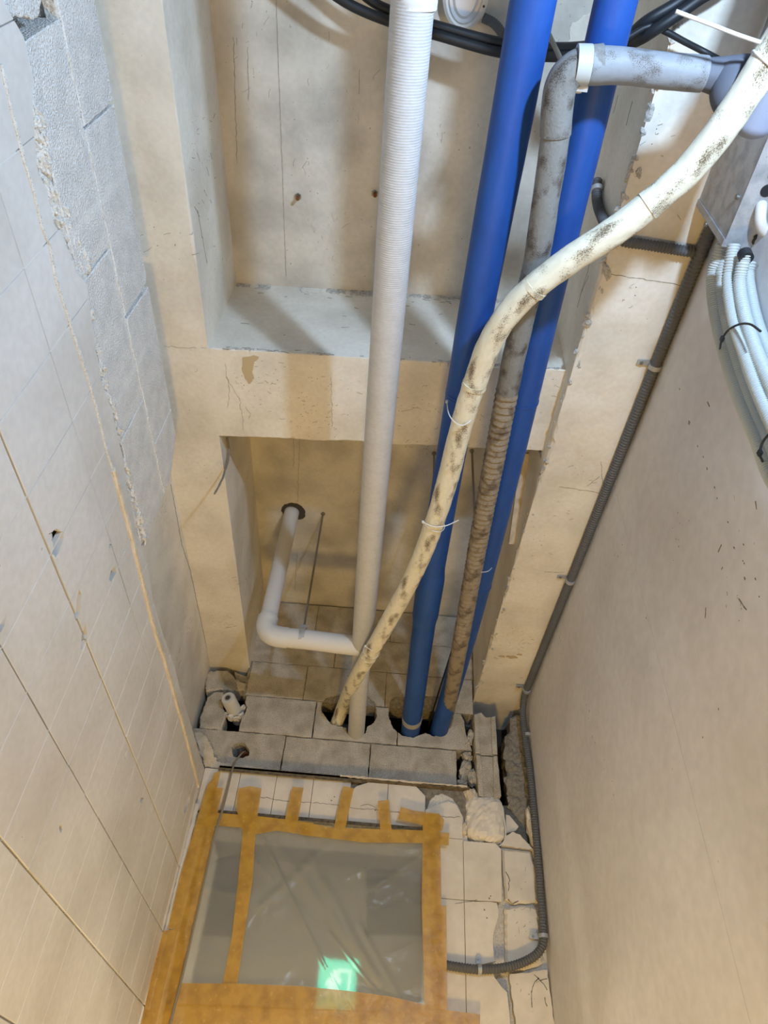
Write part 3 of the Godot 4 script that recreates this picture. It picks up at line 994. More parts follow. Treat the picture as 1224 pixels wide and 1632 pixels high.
	tl.append(rect(0.345, 2.486, 0.449, 2.713))
	tl.append(PackedVector2Array([Vector2(0.4512, 2.486), at2(800, 1437), at2(799, 1354), at2(790, 1344), Vector2(0.4512, 2.708)]))
	tl.append(rect(0.345, 2.257, 0.449, 2.484))
	tl.append(ragged(PackedVector2Array([Vector2(0.4512, 2.257), at2(790, 1532), at2(787, 1523), at2(786, 1491), at2(795, 1454), at2(792, 1439), Vector2(0.4512, 2.484)]), 0.03, 0.004, [0, 6]))
	tl.append(rect(0.345, 1.4, 0.449, 2.255))
	tl.append(ragged(PackedVector2Array([Vector2(0.4512, 1.4), at2(816, 1800), at2(813, 1632), at2(808, 1581), at2(788, 1557), at2(786, 1540), Vector2(0.4512, 2.255)]), 0.03, 0.004, [0, 1, 6]))
	for p in tl:
		st = begin()
		plate(st, p, -0.012, rng.randf_range(-0.0004, 0.0006), 0.0008, pt)
		part("tile", st, M.tile_end, w)
	# a crack and old paint line across the top tiles
	st = begin()
	for s in [[[392, 1266], [420, 1271], [460, 1277], [497, 1280]], [[500, 1279], [545, 1284], [575, 1290], [600, 1290], [640, 1296]], [[575, 1285], [588, 1282], [600, 1289]], [[690, 1298], [715, 1303], [733, 1302]], [[725, 1440], [760, 1434]]]:
		var l: Array = []
		for p in s:
			l.append(at2(p[0], p[1]))
		mark(st, pt, l, 0.0014, 0.0015, 0.003)
	for p in [[533, 1270], [528, 1276], [780, 1432], [772, 1450], [776, 1463], [782, 1428], [598, 1291]]:
		plate(st, circle(at2(p[0], p[1]), 0.003, 0.003, 7, 0.4), 0.0, 0.0015, 0.0, pt)
	part("scratch", st, M.scratch, w).set_meta("kind", "stuff")
	# layers broken off above the last tile
	st = begin()
	plate(st, ragged(end_pts(-2.995, [[680, 1292], [684, 1276], [693, 1266], [706, 1264], [720, 1271], [731, 1284], [739, 1302], [740, 1330], [734, 1332]]), 0.012, 0.002), -0.05, 0.0, 0.004, p_end(-2.995))
	part("mortar_layer", st, M.mortar, w)
	# rounded chunk and rough blocks of the right-hand pier
	st = begin()
	rubble(st, at_z(-3.03, 771, 1311), Vector3(0.165, 0.185, 0.13), 4.5, 0.1, Basis.IDENTITY, 22)
	part("block", st, M.tile_end, w)
	st = begin()
	rubble(st, at_z(-3.0, 751, 1270), Vector3(0.05, 0.06, 0.05), 3.0, 0.4, Basis(Vector3.BACK, 0.4), 8)
	rubble(st, at_z(-3.02, 741, 1264), Vector3(0.04, 0.05, 0.05), 3.0, 0.4, Basis(Vector3.BACK, 0.8), 8)
	rubble(st, at_z(-2.99, 740, 1322), Vector3(0.02, 0.05, 0.03), 2.5, 0.5, Basis.IDENTITY, 8)
	part("rubble", st, M.plaster, w)
	for b in [
		[[800, 1348], [804, 1335], [816, 1326], [829, 1330], [843, 1346], [853, 1356], [846, 1353]],
		[[800, 1352], [846, 1356], [854, 1380], [858, 1438], [819, 1440], [805, 1433]],
		[[804, 1446], [832, 1442], [858, 1446], [866, 1535], [836, 1546], [815, 1545], [806, 1538]],
		[[812, 1553], [872, 1546], [884, 1640], [884, 1760], [822, 1760], [822, 1632]]]:
		st = begin()
		plate(st, ragged(end_pts(-3.0, b), 0.012, 0.0025), -0.05, 0.0, 0.009, p_end(-3.0))
		part("block", st, M.tile_end, w)
	st = begin()
	for s in [[[858, 1560], [850, 1572], [846, 1590], [848, 1606]], [[850, 1552], [862, 1562], [872, 1560]], [[862, 1562], [872, 1578]], [[868, 1590], [872, 1604]], [[806, 1390], [812, 1402], [810, 1420]], [[808, 1432], [818, 1440], [826, 1436]]]:
		var l: Array = []
		for p in s:
			var q := at_z(-3.0, p[0], p[1])
			l.append(Vector2(q.x, q.y))
		mark(st, p_end(-3.0), l, 0.0022, 0.0012, 0.004)
	random_marks(st, p_end(-3.0), Vector2(0.64, 2.1), Vector2(0.75, 2.65), 50, Vector2(0.4, 1), 0.02)
	part("scratch", st, M.dark_mark, w).set_meta("kind", "stuff")
	st = begin()
	rubble(st, at_z(-3.01, 847, 1322), Vector3(0.03, 0.16, 0.06), 2.6, 0.45, Basis(Vector3.BACK, 0.1), 12)
	rubble(st, at_z(-3.02, 852, 1300), Vector3(0.02, 0.08, 0.05), 2.6, 0.45, Basis(Vector3.BACK, 0.1), 8)
	part("rubble", st, M.tile_end, w)
	st = begin()
	plate(st, end_pts(-3.02, [[806, 1298], [812, 1299], [827, 1317], [822, 1324], [806, 1328]]), -0.03, 0.0, 0.002, p_end(-3.02))
	part("tile_shard", st, M.tile_end, w)
	# broken plaster at the left corner, and caulk down the corner
	st = begin()
	for s in [[[308, 1166], [316, 1164], [326, 1170], [334, 1181], [336, 1190], [322, 1186], [312, 1180]], [[314, 1178], [326, 1186], [338, 1190], [341, 1208], [328, 1210], [318, 1200]], [[322, 1210], [372, 1217], [420, 1223], [424, 1228], [380, 1226], [326, 1221]], [[322, 1203], [344, 1206], [346, 1214], [324, 1214]]]:
		plate(st, ragged(end_pts(-2.985, s), 0.01, 0.003), -0.06, rng.randf_range(-0.012, 0.004), 0.006, p_end(-2.985))
	part("plaster_edge", st, M.plaster, w)
	st = begin()
	var cp := PackedVector3Array()
	for i in 60:
		cp.append(Vector3(-0.657 + 0.003 * jit.get_noise_1d(i * 20.0), 2.76 - i * 0.012, -2.972))
	sweep(st, cp, func(i, _s, a): return 0.009 * (1.0 + 0.5 * jit.get_noise_2d(i * 17.0, a * 12.0)), 8)
	part("caulk", st, M.tile, w)
	# ceiling trim left on the wall
	var t := setting("trim_1")
	st = begin()
	var a := Vector3(-0.6, 2.925, -2.995)
	box(st, Vector3(-0.6, 2.918, -3.0), Vector3(0.48, 2.928, -2.962))
	box(st, Vector3(-0.6, 2.905, -2.966), Vector3(0.02, 2.926, -2.962))
	part("trim_strip", st, M.trim, t)
	st = begin()
	plate(st, ragged(rect(-0.08, 2.923, 0.47, 2.931), 0.015, 0.003), -0.02, 0.0, 0.001, p_end(-2.9605))
	part("paint_crust", st, M.plaster, t)
	# metal lip of the opening
	t = setting("trim_2")
	st = begin()
	box(st, Vector3(-0.62, 2.728, -2.999), Vector3(0.34, 2.742, -2.968))
	part("trim_strip", st, M.trim, t)

func at2(x: float, y: float) -> Vector2:
	var q := at_z(TILE_END, x, y)
	return Vector2(q.x, q.y)

func build_rest_of_shell() -> void:
	var f := setting("floor")
	var st := begin()
	box(st, Vector3(-1.05, -0.2, -5.2), Vector3(1.05, 0.0, 3.2))
	part("floor_slab", st, M.bed, f)
	var b := setting("wall_back")
	st = begin()
	box(st, Vector3(-1.05, 0.0, 3.0), Vector3(1.05, SLAB + 0.1, 3.2))
	part("backing", st, M.board, b)
	# the next room, seen dimly through the sheet
	var r := setting("wall_far")
	st = begin()
	box(st, Vector3(-1.3, 0.0, -4.0), Vector3(1.3, 3.0, -3.72))
	box(st, Vector3(-1.4, 0.0, -4.0), Vector3(-1.25, 3.0, -3.5))
	box(st, Vector3(1.25, 0.0, -4.0), Vector3(1.4, 3.0, -3.5))
	box(st, Vector3(-1.4, 3.0, -4.0), Vector3(1.4, 3.1, -3.3))
	part("backing", st, M.room, r)
	for q in [[[322, 1300], [388, 1300], [372, 1492], [306, 1488]], [[583, 1310], [690, 1318], [700, 1492], [585, 1488]]]:
		st = begin()
		plate(st, end_pts(-3.7, q), -0.05, 0.0, 0.004, p_end(-3.7))
		part("panel", st, M.panel_dark, r)

# ------------------------------------------------------------------ pipes, hoses, cables
func build_pipes() -> void:
	# white insulated pipe
	var w := thing("insulated_pipe", "straight white insulated pipe with a side branch and riser, running into the left wall hole", "pipe", Vector3(-0.022, 3.16, -1.2))
	var st := begin()
	sweep(st, straight(Vector3(-0.02, 3.16, 0.9), Vector3(-0.03, 3.16, -2.30), 0.05), func(i, s, a): return 0.0405 + 0.0007 * jit.get_noise_2d(s * 160, a * 10), 32)
	part("pipe_run", st, M.white_pipe, w)
	st = begin()
	sweep(st, straight(Vector3(-0.03, 3.16, -2.28), Vector3(-0.029, 3.16, -3.1), 0.05), func(i, s, a): return 0.0375 + 0.0006 * jit.get_noise_2d(s * 160, a * 10), 32)
	part("pipe_run", st, M.white_pipe, w)
	st = begin()
	sweep(st, straight(Vector3(-0.02, 3.16, -0.16), Vector3(-0.02, 3.16, -0.262), 0.004), func(i, s, a): return 0.0418 + 0.0025 * jit.get_noise_2d(s * 500, a * 14) + 0.001 * sin(s * 300), 40)
	part("wrap_band", st, M.white_wrap, w)
	st = begin()
	var bx := [Vector3(-0.03, 3.157, -2.315), Vector3(-0.13, 3.163, -2.318), Vector3(-0.26, 3.172, -2.322), Vector3(-0.33, 3.175, -2.325)]
	sweep(st, smooth_path(bx, 0.02), func(i, s, a): return 0.0385 + 0.0008 * jit.get_noise_2d(s * 200, a * 12), 28)
	part("branch", st, M.white_wrap, w)
	st = begin()
	sweep(st, smooth_path([Vector3(-0.322, 3.174, -2.325), Vector3(-0.37, 3.178, -2.326), Vector3(-0.402, 3.195, -2.327), Vector3(-0.415, 3.225, -2.327), Vector3(-0.4155, 3.262, -2.327)], 0.008), func(i, s, a): return 0.0405 + 0.0018 * jit.get_noise_2d(s * 500, a * 14), 30)
	part("elbow", st, M.white_wrap, w)
	st = begin()
	sweep(st, straight(Vector3(-0.414, 3.25, -2.327), Vector3(-0.412, SLAB + 0.05, -2.327), 0.02), func(i, s, a): return 0.034 + 0.0007 * jit.get_noise_2d(s * 200, a * 12), 26)
	part("riser", st, M.white_wrap, w)
	st = begin()
	plate(st, circle(Vector2(-0.405, -2.327), 0.056, 0.052, 30, 0.09), 0.0, 0.004, 0.001, p_under(SLAB))
	part("sleeve_hole_shade", st, M.dark, w)  # dark disc under the slab stands for the shade in the hole
	# blue pipes
	var b := thing("blue_pipe", "left of the two blue pipes, crossed underneath by the cream hose", "pipe", Vector3(0.195, 3.2, -1.2), "blue pipes under the ceiling")
	st = begin()
	var bp := smooth_path([Vector3(0.197, 3.2, 0.9), Vector3(0.197, 3.2, -0.24), Vector3(0.190, 3.2, -1.0), Vector3(0.194, 3.2, -2.0), Vector3(0.212, 3.2, -2.7), Vector3(0.223, 3.2, -3.12)], 0.04)
	sweep(st, bp, func(i, s, a): return 0.0435 + 0.0006 * jit.get_noise_2d(s * 140, a * 10), 36)
	part("pipe_run", st, M.blue, b)
	st = begin()
	sweep(st, straight(Vector3(0.1935, 3.2, -1.86), Vector3(0.197, 3.2, -2.19), 0.01), func(i, s, a): return 0.0432 + 0.0053 * smoothstep(0.0, 0.07, s) * (1.0 - smoothstep(0.26, 0.33, s)), 36, false)
	part("joint_sleeve", st, M.blue, b)
	st = begin()
	sweep(st, straight(Vector3(0.2178, 3.2, -2.90), Vector3(0.2187, 3.2, -2.935), 0.005), func(i, s, a): return 0.0452, 36)
	part("tape_ring", st, M.grey_tape, b)
	for z in [-1.118, -1.128]:
		st = begin()
		sweep(st, straight(Vector3(0.1905, 3.2, z), Vector3(0.1906, 3.2, z - 0.006), 0.003), func(i, s, a): return 0.0447 + 0.0006 * sin(a * 5), 36)
		part("seam", st, M.blue, b)
	b = thing("blue_pipe", "right of the two blue pipes, half hidden behind the mouldy grey pipe", "pipe", Vector3(0.353, 3.222, -1.2), "blue pipes under the ceiling")
	st = begin()
	sweep(st, smooth_path([Vector3(0.35, 3.222, 0.9), Vector3(0.352, 3.222, -0.24), Vector3(0.360, 3.222, -0.85), Vector3(0.372, 3.222, -1.6), Vector3(0.372, 3.222, -2.2), Vector3(0.352, 3.21, -3.12)], 0.04), func(i, s, a): return 0.0405 + 0.0006 * jit.get_noise_2d(s * 140, a * 10), 36)
	part("pipe_run", st, M.blue, b)
	for z in [-1.14, -1.95]:
		st = begin()
		sweep(st, straight(Vector3(0.366 if z > -1.5 else 0.374, 3.222, z), Vector3(0.366 if z > -1.5 else 0.374, 3.222, z - 0.008), 0.004), func(i, s, a): return 0.0416, 36)
		part("seam", st, M.blue, b)
	# grey insulated pipe with its elbow, arm and dark fitting
	var gy := 3.118
	var g := thing("lagged_pipe", "grey mould-spotted insulated pipe bending round at the clamp toward the right wall", "pipe", at_y(gy, 880, 230))
	var leg: Array = []
	for p in [[887, 200], [884, 225], [868, 330], [853, 425], [832, 510], [815, 590], [790, 720], [765, 850], [748, 945], [730, 1045]]:
		leg.append(at_y(gy + 0.012 * clampf((p[1] - 500) / 500.0, 0, 1), p[0], p[1]))
	leg.append(at_z(-3.0, 710, 1152))
	leg.append(at_z(-3.1, 704, 1172))
	var whole := smooth_path(leg, 0.004)
	var split := int(whole.size() * 0.27)
	st = begin()
	sweep(st, whole.slice(0, split + 2), func(i, s, a): return 0.0285 + 0.0016 * jit.get_noise_2d(s * 220 + a * 4, a * 9), 26)
	part("pipe_leg", st, M.grey_pipe, g)
	st = begin()
	# lower length wound with tape: overlapping turns with ragged edges
	sweep(st, whole.slice(split), func(i, s, a): return 0.0272 + 0.0034 * fposmod((s + 0.006 * a / TAU + 0.004 * jit.get_noise_2d(s * 300, a * 20)) / 0.021, 1.0) + 0.001 * jit.get_noise_2d(s * 400, a * 12), 26)
	part("wound_leg", st, M.grey_low, g)
	st = begin()
	var e: Array = []
	for p in [[885, 215], [888, 172], [893, 140], [906, 118], [930, 104], [960, 100]]:
		e.append(at_y(gy, p[0], p[1]))
	sweep(st, smooth_path(e, 0.006), func(i, s, a): return 0.0305 + 0.001 * jit.get_noise_2d(s * 300, a * 9), 26)
	part("elbow", st, M.grey_pipe, g)
	st = begin()
	var arm: Array = []
	for p in [[940, 104], [1000, 106], [1060, 113], [1122, 118]]:
		arm.append(at_y(gy, p[0], p[1]))
	sweep(st, smooth_path(arm, 0.008), func(i, s, a): return 0.0325 - 0.003 * clampf(s / 0.08, 0, 1) + 0.0012 * jit.get_noise_2d(s * 200, a * 9), 26)
	part("pipe_arm", st, M.grey_clean, g)
	st = begin()
	var ft: Array = []
	for p in [[1110, 117], [1145, 122], [1185, 126], [1240, 132]]:
		ft.append(at_y(gy, p[0], p[1]))
	sweep(st, smooth_path(ft, 0.006), func(i, s, a): return 0.027 + 0.012 * clampf((s - 0.02) / 0.06, 0, 1) + 0.0025 * jit.get_noise_2d(s * 60, a * 18), 30)
	part("fitting", st, M.fitting, g)
	st = begin()
	var dr: Array = [at_y(gy, 1168, 118), at_y(gy - 0.03, 1166, 150), at_y(gy - 0.05, 1164, 178)]
	sweep(st, smooth_path(dr, 0.005), func(i, s, a): return 0.038 * sqrt(maxf(0.02, 1.0 - pow(clampf((s - 0.03) / 0.05, 0, 1), 2.0) * 0.9)), 26)
	part("bell", st, M.fitting, g)
	var cz := at_y(3.07, 1196, 208)
	var c := thing("capped_pipe", "short blue-grey pipe end with a rounded cap beside the cream hose at top right", "pipe", cz)
	st = begin()
	sweep(st, straight(cz + Vector3(0.02, 0.01, 0.5), cz + Vector3(0, 0, -0.012), 0.004), func(i, s, a): return 0.034 * sqrt(maxf(0.01, 1.0 - pow(clampf((s - 0.49) / 0.024, 0, 1), 2.0))), 30)
	part("pipe_run", st, M.cap_grey, c)
	# cream hose
	var hp: Array = []
	hp.append(Vector3(0.7, 3.05, 0.7))
	for p in [[1330, -90, 3.05], [1224, 94, 3.05], [1165, 184, 3.05], [1100, 268, 3.05], [1040, 322, 3.05], [980, 368, 3.045], [915, 410, 3.045], [855, 455, 3.045], [812, 497, 3.05], [782, 545, 3.055], [757, 610, 3.06], [735, 680, 3.06], [716, 755, 3.06], [690, 840, 3.06], [658, 918, 3.065], [622, 985, 3.07], [588, 1045, 3.08], [566, 1082, 3.115]]:
		hp.append(at_y(p[2], p[0], p[1]))
	hp.append(at_z(-2.93, 548, 1122))
	hp.append(at_z(-3.0, 540, 1144))
	hp.append(at_z(-3.1, 533, 1162))
	var h := thing("insulated_hose", "cream flexible hose speckled with brown mould, sagging diagonally below all the other pipes", "hose", hp[6])
	st = begin()
	sweep(st, smooth_path(hp, 0.006), func(i, s, a): return 0.0292 + 0.0014 * jit.get_noise_2d(s * 120 + a * 6, a * 12) + 0.0012 * jit.get_noise_2d(s * 420, a * 7), 26)
	part("hose_run", st, M.hose, h)
	for k in [5, 8, 11, 17]:
		st = begin()
		var a: Vector3 = hp[k]
		var d: Vector3 = ((hp[k + 1] as Vector3) - a).normalized()
		sweep(st, straight(a, a + d * 0.012, 0.003), func(i, s, an): return 0.0308 + 0.001 * jit.get_noise_2d(s * 900, an * 9), 24)
		part("tape_wrap", st, M.hose, h)

func clip_ring(st: SurfaceTool, c: Vector3, axis: Vector3, r: float, width: float) -> void:
	sweep(st, straight(c - axis * width * 0.5, c + axis * width * 0.5, width / 4.0), func(_i, _s, _a): return r, 26)

func rod(label: String, top: Vector3, bottom_y: float, pipe_r: float, axis: Vector3) -> void:
	var t := thing("hanger_rod", label, "pipe hanger", top, "threaded rods hanging pipes from the ceiling")
	var st := begin()
	sweep(st, straight(top + Vector3(0, 0.02, 0), Vector3(top.x, bottom_y, top.z), 0.0015), func(i, s, a): return 0.0042 + 0.0005 * (i % 2), 8)
	var bar := part("threaded_rod", st, M.steel, t)
	st = begin()
	plate(st, circle(Vector2(top.x, top.z), 0.010, 0.010, 6), 0.0, 0.009, 0.001, p_under(SLAB))
	part("nut", st, M.steel, bar)
	if pipe_r > 0.0:
		st = begin()
		clip_ring(st, Vector3(top.x, bottom_y - pipe_r, top.z), axis, pipe_r + 0.0015, 0.022)
		box(st, Vector3(top.x - 0.012, bottom_y - 0.004, top.z - 0.01), Vector3(top.x + 0.012, bottom_y + 0.016, top.z + 0.01))
		part("pipe_clamp", st, M.zinc, t)

func build_hangers() -> void:
	rod("threaded rod from the ceiling to the white branch pipe, left of the main pipe", at_y(SLAB, 515, 818), 3.218, 0.040, Vector3.RIGHT)
	rod("rod tip showing left of the left blue pipe just beyond the cross-beam", at_y(SLAB, 692, 722), 3.244, 0.0, Vector3.BACK)
	rod("slanting-looking threaded rod showing between the left blue pipe and the grey pipe", at_y(SLAB, 752, 718), 3.263, 0.0, Vector3.BACK)
	# clamp at the grey elbow
	var gy := 3.118
	var c := at_y(gy, 928, 104)
	var t := thing("pipe_clamp", "light grey clip clamp gripping the grey pipe at its elbow, hung from a rod", "pipe clamp", c)
	var st := begin()
	clip_ring(st, c, Vector3(1, 0, 0.06).normalized(), 0.0338, 0.026)
	part("ring", st, M.clamp, t)
	st = begin()
	box(st, Vector3(c.x - 0.014, c.y + 0.02, c.z - 0.05), Vector3(c.x + 0.014, c.y + 0.066, c.z - 0.026))
	box(st, Vector3(c.x - 0.018, c.y - 0.012, c.z - 0.04), Vector3(c.x + 0.018, c.y + 0.024, c.z - 0.030))
	box(st, Vector3(c.x - 0.007, c.y + 0.0, c.z - 0.046), Vector3(c.x + 0.007, c.y + 0.018, c.z - 0.038))
	part("buckle", st, M.zinc, t)
	st = begin()
	var tp := at_y(SLAB, 822, -90)
	sweep(st, straight(Vector3(c.x - 0.02, c.y + 0.04, c.z - 0.02), Vector3(c.x - 0.02, SLAB + 0.01, c.z - 0.02), 0.0015), func(i, s, a): return 0.0046 + 0.0005 * (i % 2), 8)
	part("threaded_rod", st, M.steel, t)

func tie(label: String, c: Vector3, axis: Vector3, r: float, tail: Array, mat: Material, width := 0.0028) -> void:
	var t := thing("cable_tie", label, "cable tie", c, "nylon cable ties")
	axis = axis.normalized()
	var s := axis.cross(Vector3.UP)
	s = s.normalized()
	var u := s.cross(axis)
	var ring := PackedVector3Array()
	for k in 25:
		var a := TAU * k / 24.0
		ring.append(c + (s * cos(a) + u * sin(a)) * r)
	var st := begin()
	tube(st, ring, width * 0.5, 6, false)
	var lp := part("loop", st, mat, t)
	st = begin()
	var p0: Vector3 = tail[0]
	box(st, p0 - Vector3.ONE * width * 1.1, p0 + Vector3.ONE * width * 1.1)
	part("tie_head", st, mat, lp)
	st = begin()
	tube(st, smooth_path(tail, 0.008), width * 0.55, 6, true)
	part("tail", st, mat, t)

func build_ties() -> void:
	var y := 3.055
	tie("white cable tie on the cream hose, its tail sticking out over the left blue pipe", at_y(3.06, 693, 835), Vector3(0.25, 0, 1), 0.031, [at_y(3.03, 674, 832), at_y(3.025, 690, 839), at_y(3.03, 710, 838), at_y(3.05, 731, 829)], M.tie)
	tie("thin white cable tie looping the cream hose and the left blue pipe at the cross-beam", at_y(3.13, 738, 660), Vector3(0.1, 0, 1), 0.0, [at_y(3.14, 712, 640), at_y(3.045, 718, 665), at_y(3.02, 735, 678), at_y(3.04, 752, 668), at_y(3.15, 763, 645)], M.tie)
	tie("white cable tie on the cream hose where it passes the white branch pipe", at_y(3.08, 592, 1038), Vector3(0.2, 0, 1), 0.0315, [at_y(3.05, 582, 1030), at_y(3.045, 592, 1036), at_y(3.05, 604, 1037)], M.tie)
	tie("long white cable tie tail sticking out from the cream hose at top right", at_y(3.05, 1222, 100), Vector3(0.5, 0, 1), 0.031, [at_y(3.05, 1226, 72), at_y(3.05, 1180, 57), at_y(3.055, 1130, 38), at_y(3.06, 1077, 18)], M.tie, 0.006)
	tie("thin white cable tie tail beside the grey pipe, near its lower end", at_y(3.135, 769, 908), Vector3(-0.1, 0, 1), 0.0, [at_y(3.11, 760, 912), at_y(3.12, 776, 911), at_y(3.15, 784, 905)], M.tie, 0.002)

func cable(called: String, label: String, pts: Array, r: float, mat: Material, group := "") -> void:
	var st := begin()
	tube(st, smooth_path(pts, 0.012), r, 12, true)
	solo(called, st, mat, label, "cable", group)

func at_ys(y: float, a: Array) -> Array:
	var r: Array = []
	for p in a:
		r.append(at_y(y + (p[2] if p.size() > 2 else 0.0), p[0], p[1]))
	return r

func build_cables() -> void:
	var g := "black cables crossing above the pipes"
	cable("black_cable", "lower of the two black cables sagging across the top behind the white pipe", at_ys(3.34, [[440, -80, 0.38], [545, 0, 0.37], [620, 34, 0.36], [700, 57, 0.35], [800, 84, 0.32], [890, 90, 0.24], [960, 84, 0.13], [1012, 66, 0.04], [1040, 50], [1110, 2], [1190, -60]]) + [Vector3(0.74, 3.33, 0.6)], 0.0122, M.black, g)
	cable("black_cable", "upper of the two black cables sagging across the top behind the white pipe", at_ys(3.355, [[490, -85, 0.38], [590, 0, 0.37], [630, 20, 0.36], [700, 42, 0.35], [800, 68, 0.32], [890, 76, 0.24], [960, 70, 0.13], [1005, 54, 0.04], [1030, 34], [1085, 0], [1150, -60]]) + [Vector3(0.71, 3.35, 0.6)], 0.0116, M.black, g)
	cable("black_cable", "thin black cable forking off to the right above the grey pipe arm", at_ys(3.345, [[1000, 60], [1035, 42], [1060, 50], [1090, 66], [1125, 84], [1170, 108, -0.05]]), 0.0062, M.black)
	g = "thin black cables beside the grey pipe"
	cable("thin_cable", "left of two thin black cables running between the blue pipes into the right hole", [at_y(3.2, 764, 845), at_y(3.185, 748, 930), at_y(3.185, 728, 1010), at_z(-2.75, 704, 1088), at_z(-3.0, 686, 1146), at_z(-3.1, 682, 1165)], 0.004, M.black, g)
	cable("thin_cable", "right of two thin black cables, close against the grey pipe", [at_y(3.2, 769, 848), at_y(3.185, 753, 930), at_y(3.185, 734, 1010), at_z(-2.75, 712, 1080), at_z(-3.0, 694, 1146), at_z(-3.1, 690, 1165)], 0.0032, M.black, g)
	cable("hanging_cord", "grey cord coming out of the small wall hole and hanging down over the taped sheet", [at_z(-3.06, 392, 1197), at_z(-3.0, 385, 1201), at_z(-2.965, 375, 1214), at_z(-2.948, 370, 1228), at_z(-2.94, 362, 1262), at_z(-2.932, 353, 1296), at_z(-2.926, 341, 1335), at_z(-2.922, 322, 1420), at_z(-2.922, 306, 1490), at_z(-2.922, 290, 1558), at_z(-2.922, 268, 1645), at_z(-2.922, 240, 1760)], 0.0042, M.cord)
	cable("loose_wire", "thin pale wire looped in the gap beside the rough block near the right wall", [at_z(-3.03, 793, 1296), at_z(-3.0, 796, 1286), at_z(-2.985, 800, 1284), at_z(-2.982, 803, 1302), at_z(-2.98, 806, 1328), at_z(-2.985, 803, 1342), at_z(-3.0, 797, 1348)], 0.0032, M.tie)

func saddle(label: String, at: Vector3, axis: Vector3, out: Vector3, flap: Vector3, r: float) -> void:
	var t := thing("saddle_clip", label, "pipe clip", at, "zinc saddle clips on the dark conduit")
	var st := begin()
	clip_ring(st, at, axis, r + 0.002, 0.014)
	part("strap", st, M.zinc, t)
	var b := Basis(axis, flap, out)
	st = begin()
	box(st, Vector3(-0.008, r * 0.6, -0.0015), Vector3(0.008, r + 0.032, 0.0015), Transform3D(b, at - out * (r - 0.001)))
	var ft := part("foot", st, M.zinc, t)
	st = begin()
	var s := at - out * (r - 0.002) + flap * (r + 0.02)
	sweep(st, straight(s, s + out * 0.005, 0.0025), func(_i, _s, _a): return 0.0045, 10)
	part("screw", st, M.steel, ft)

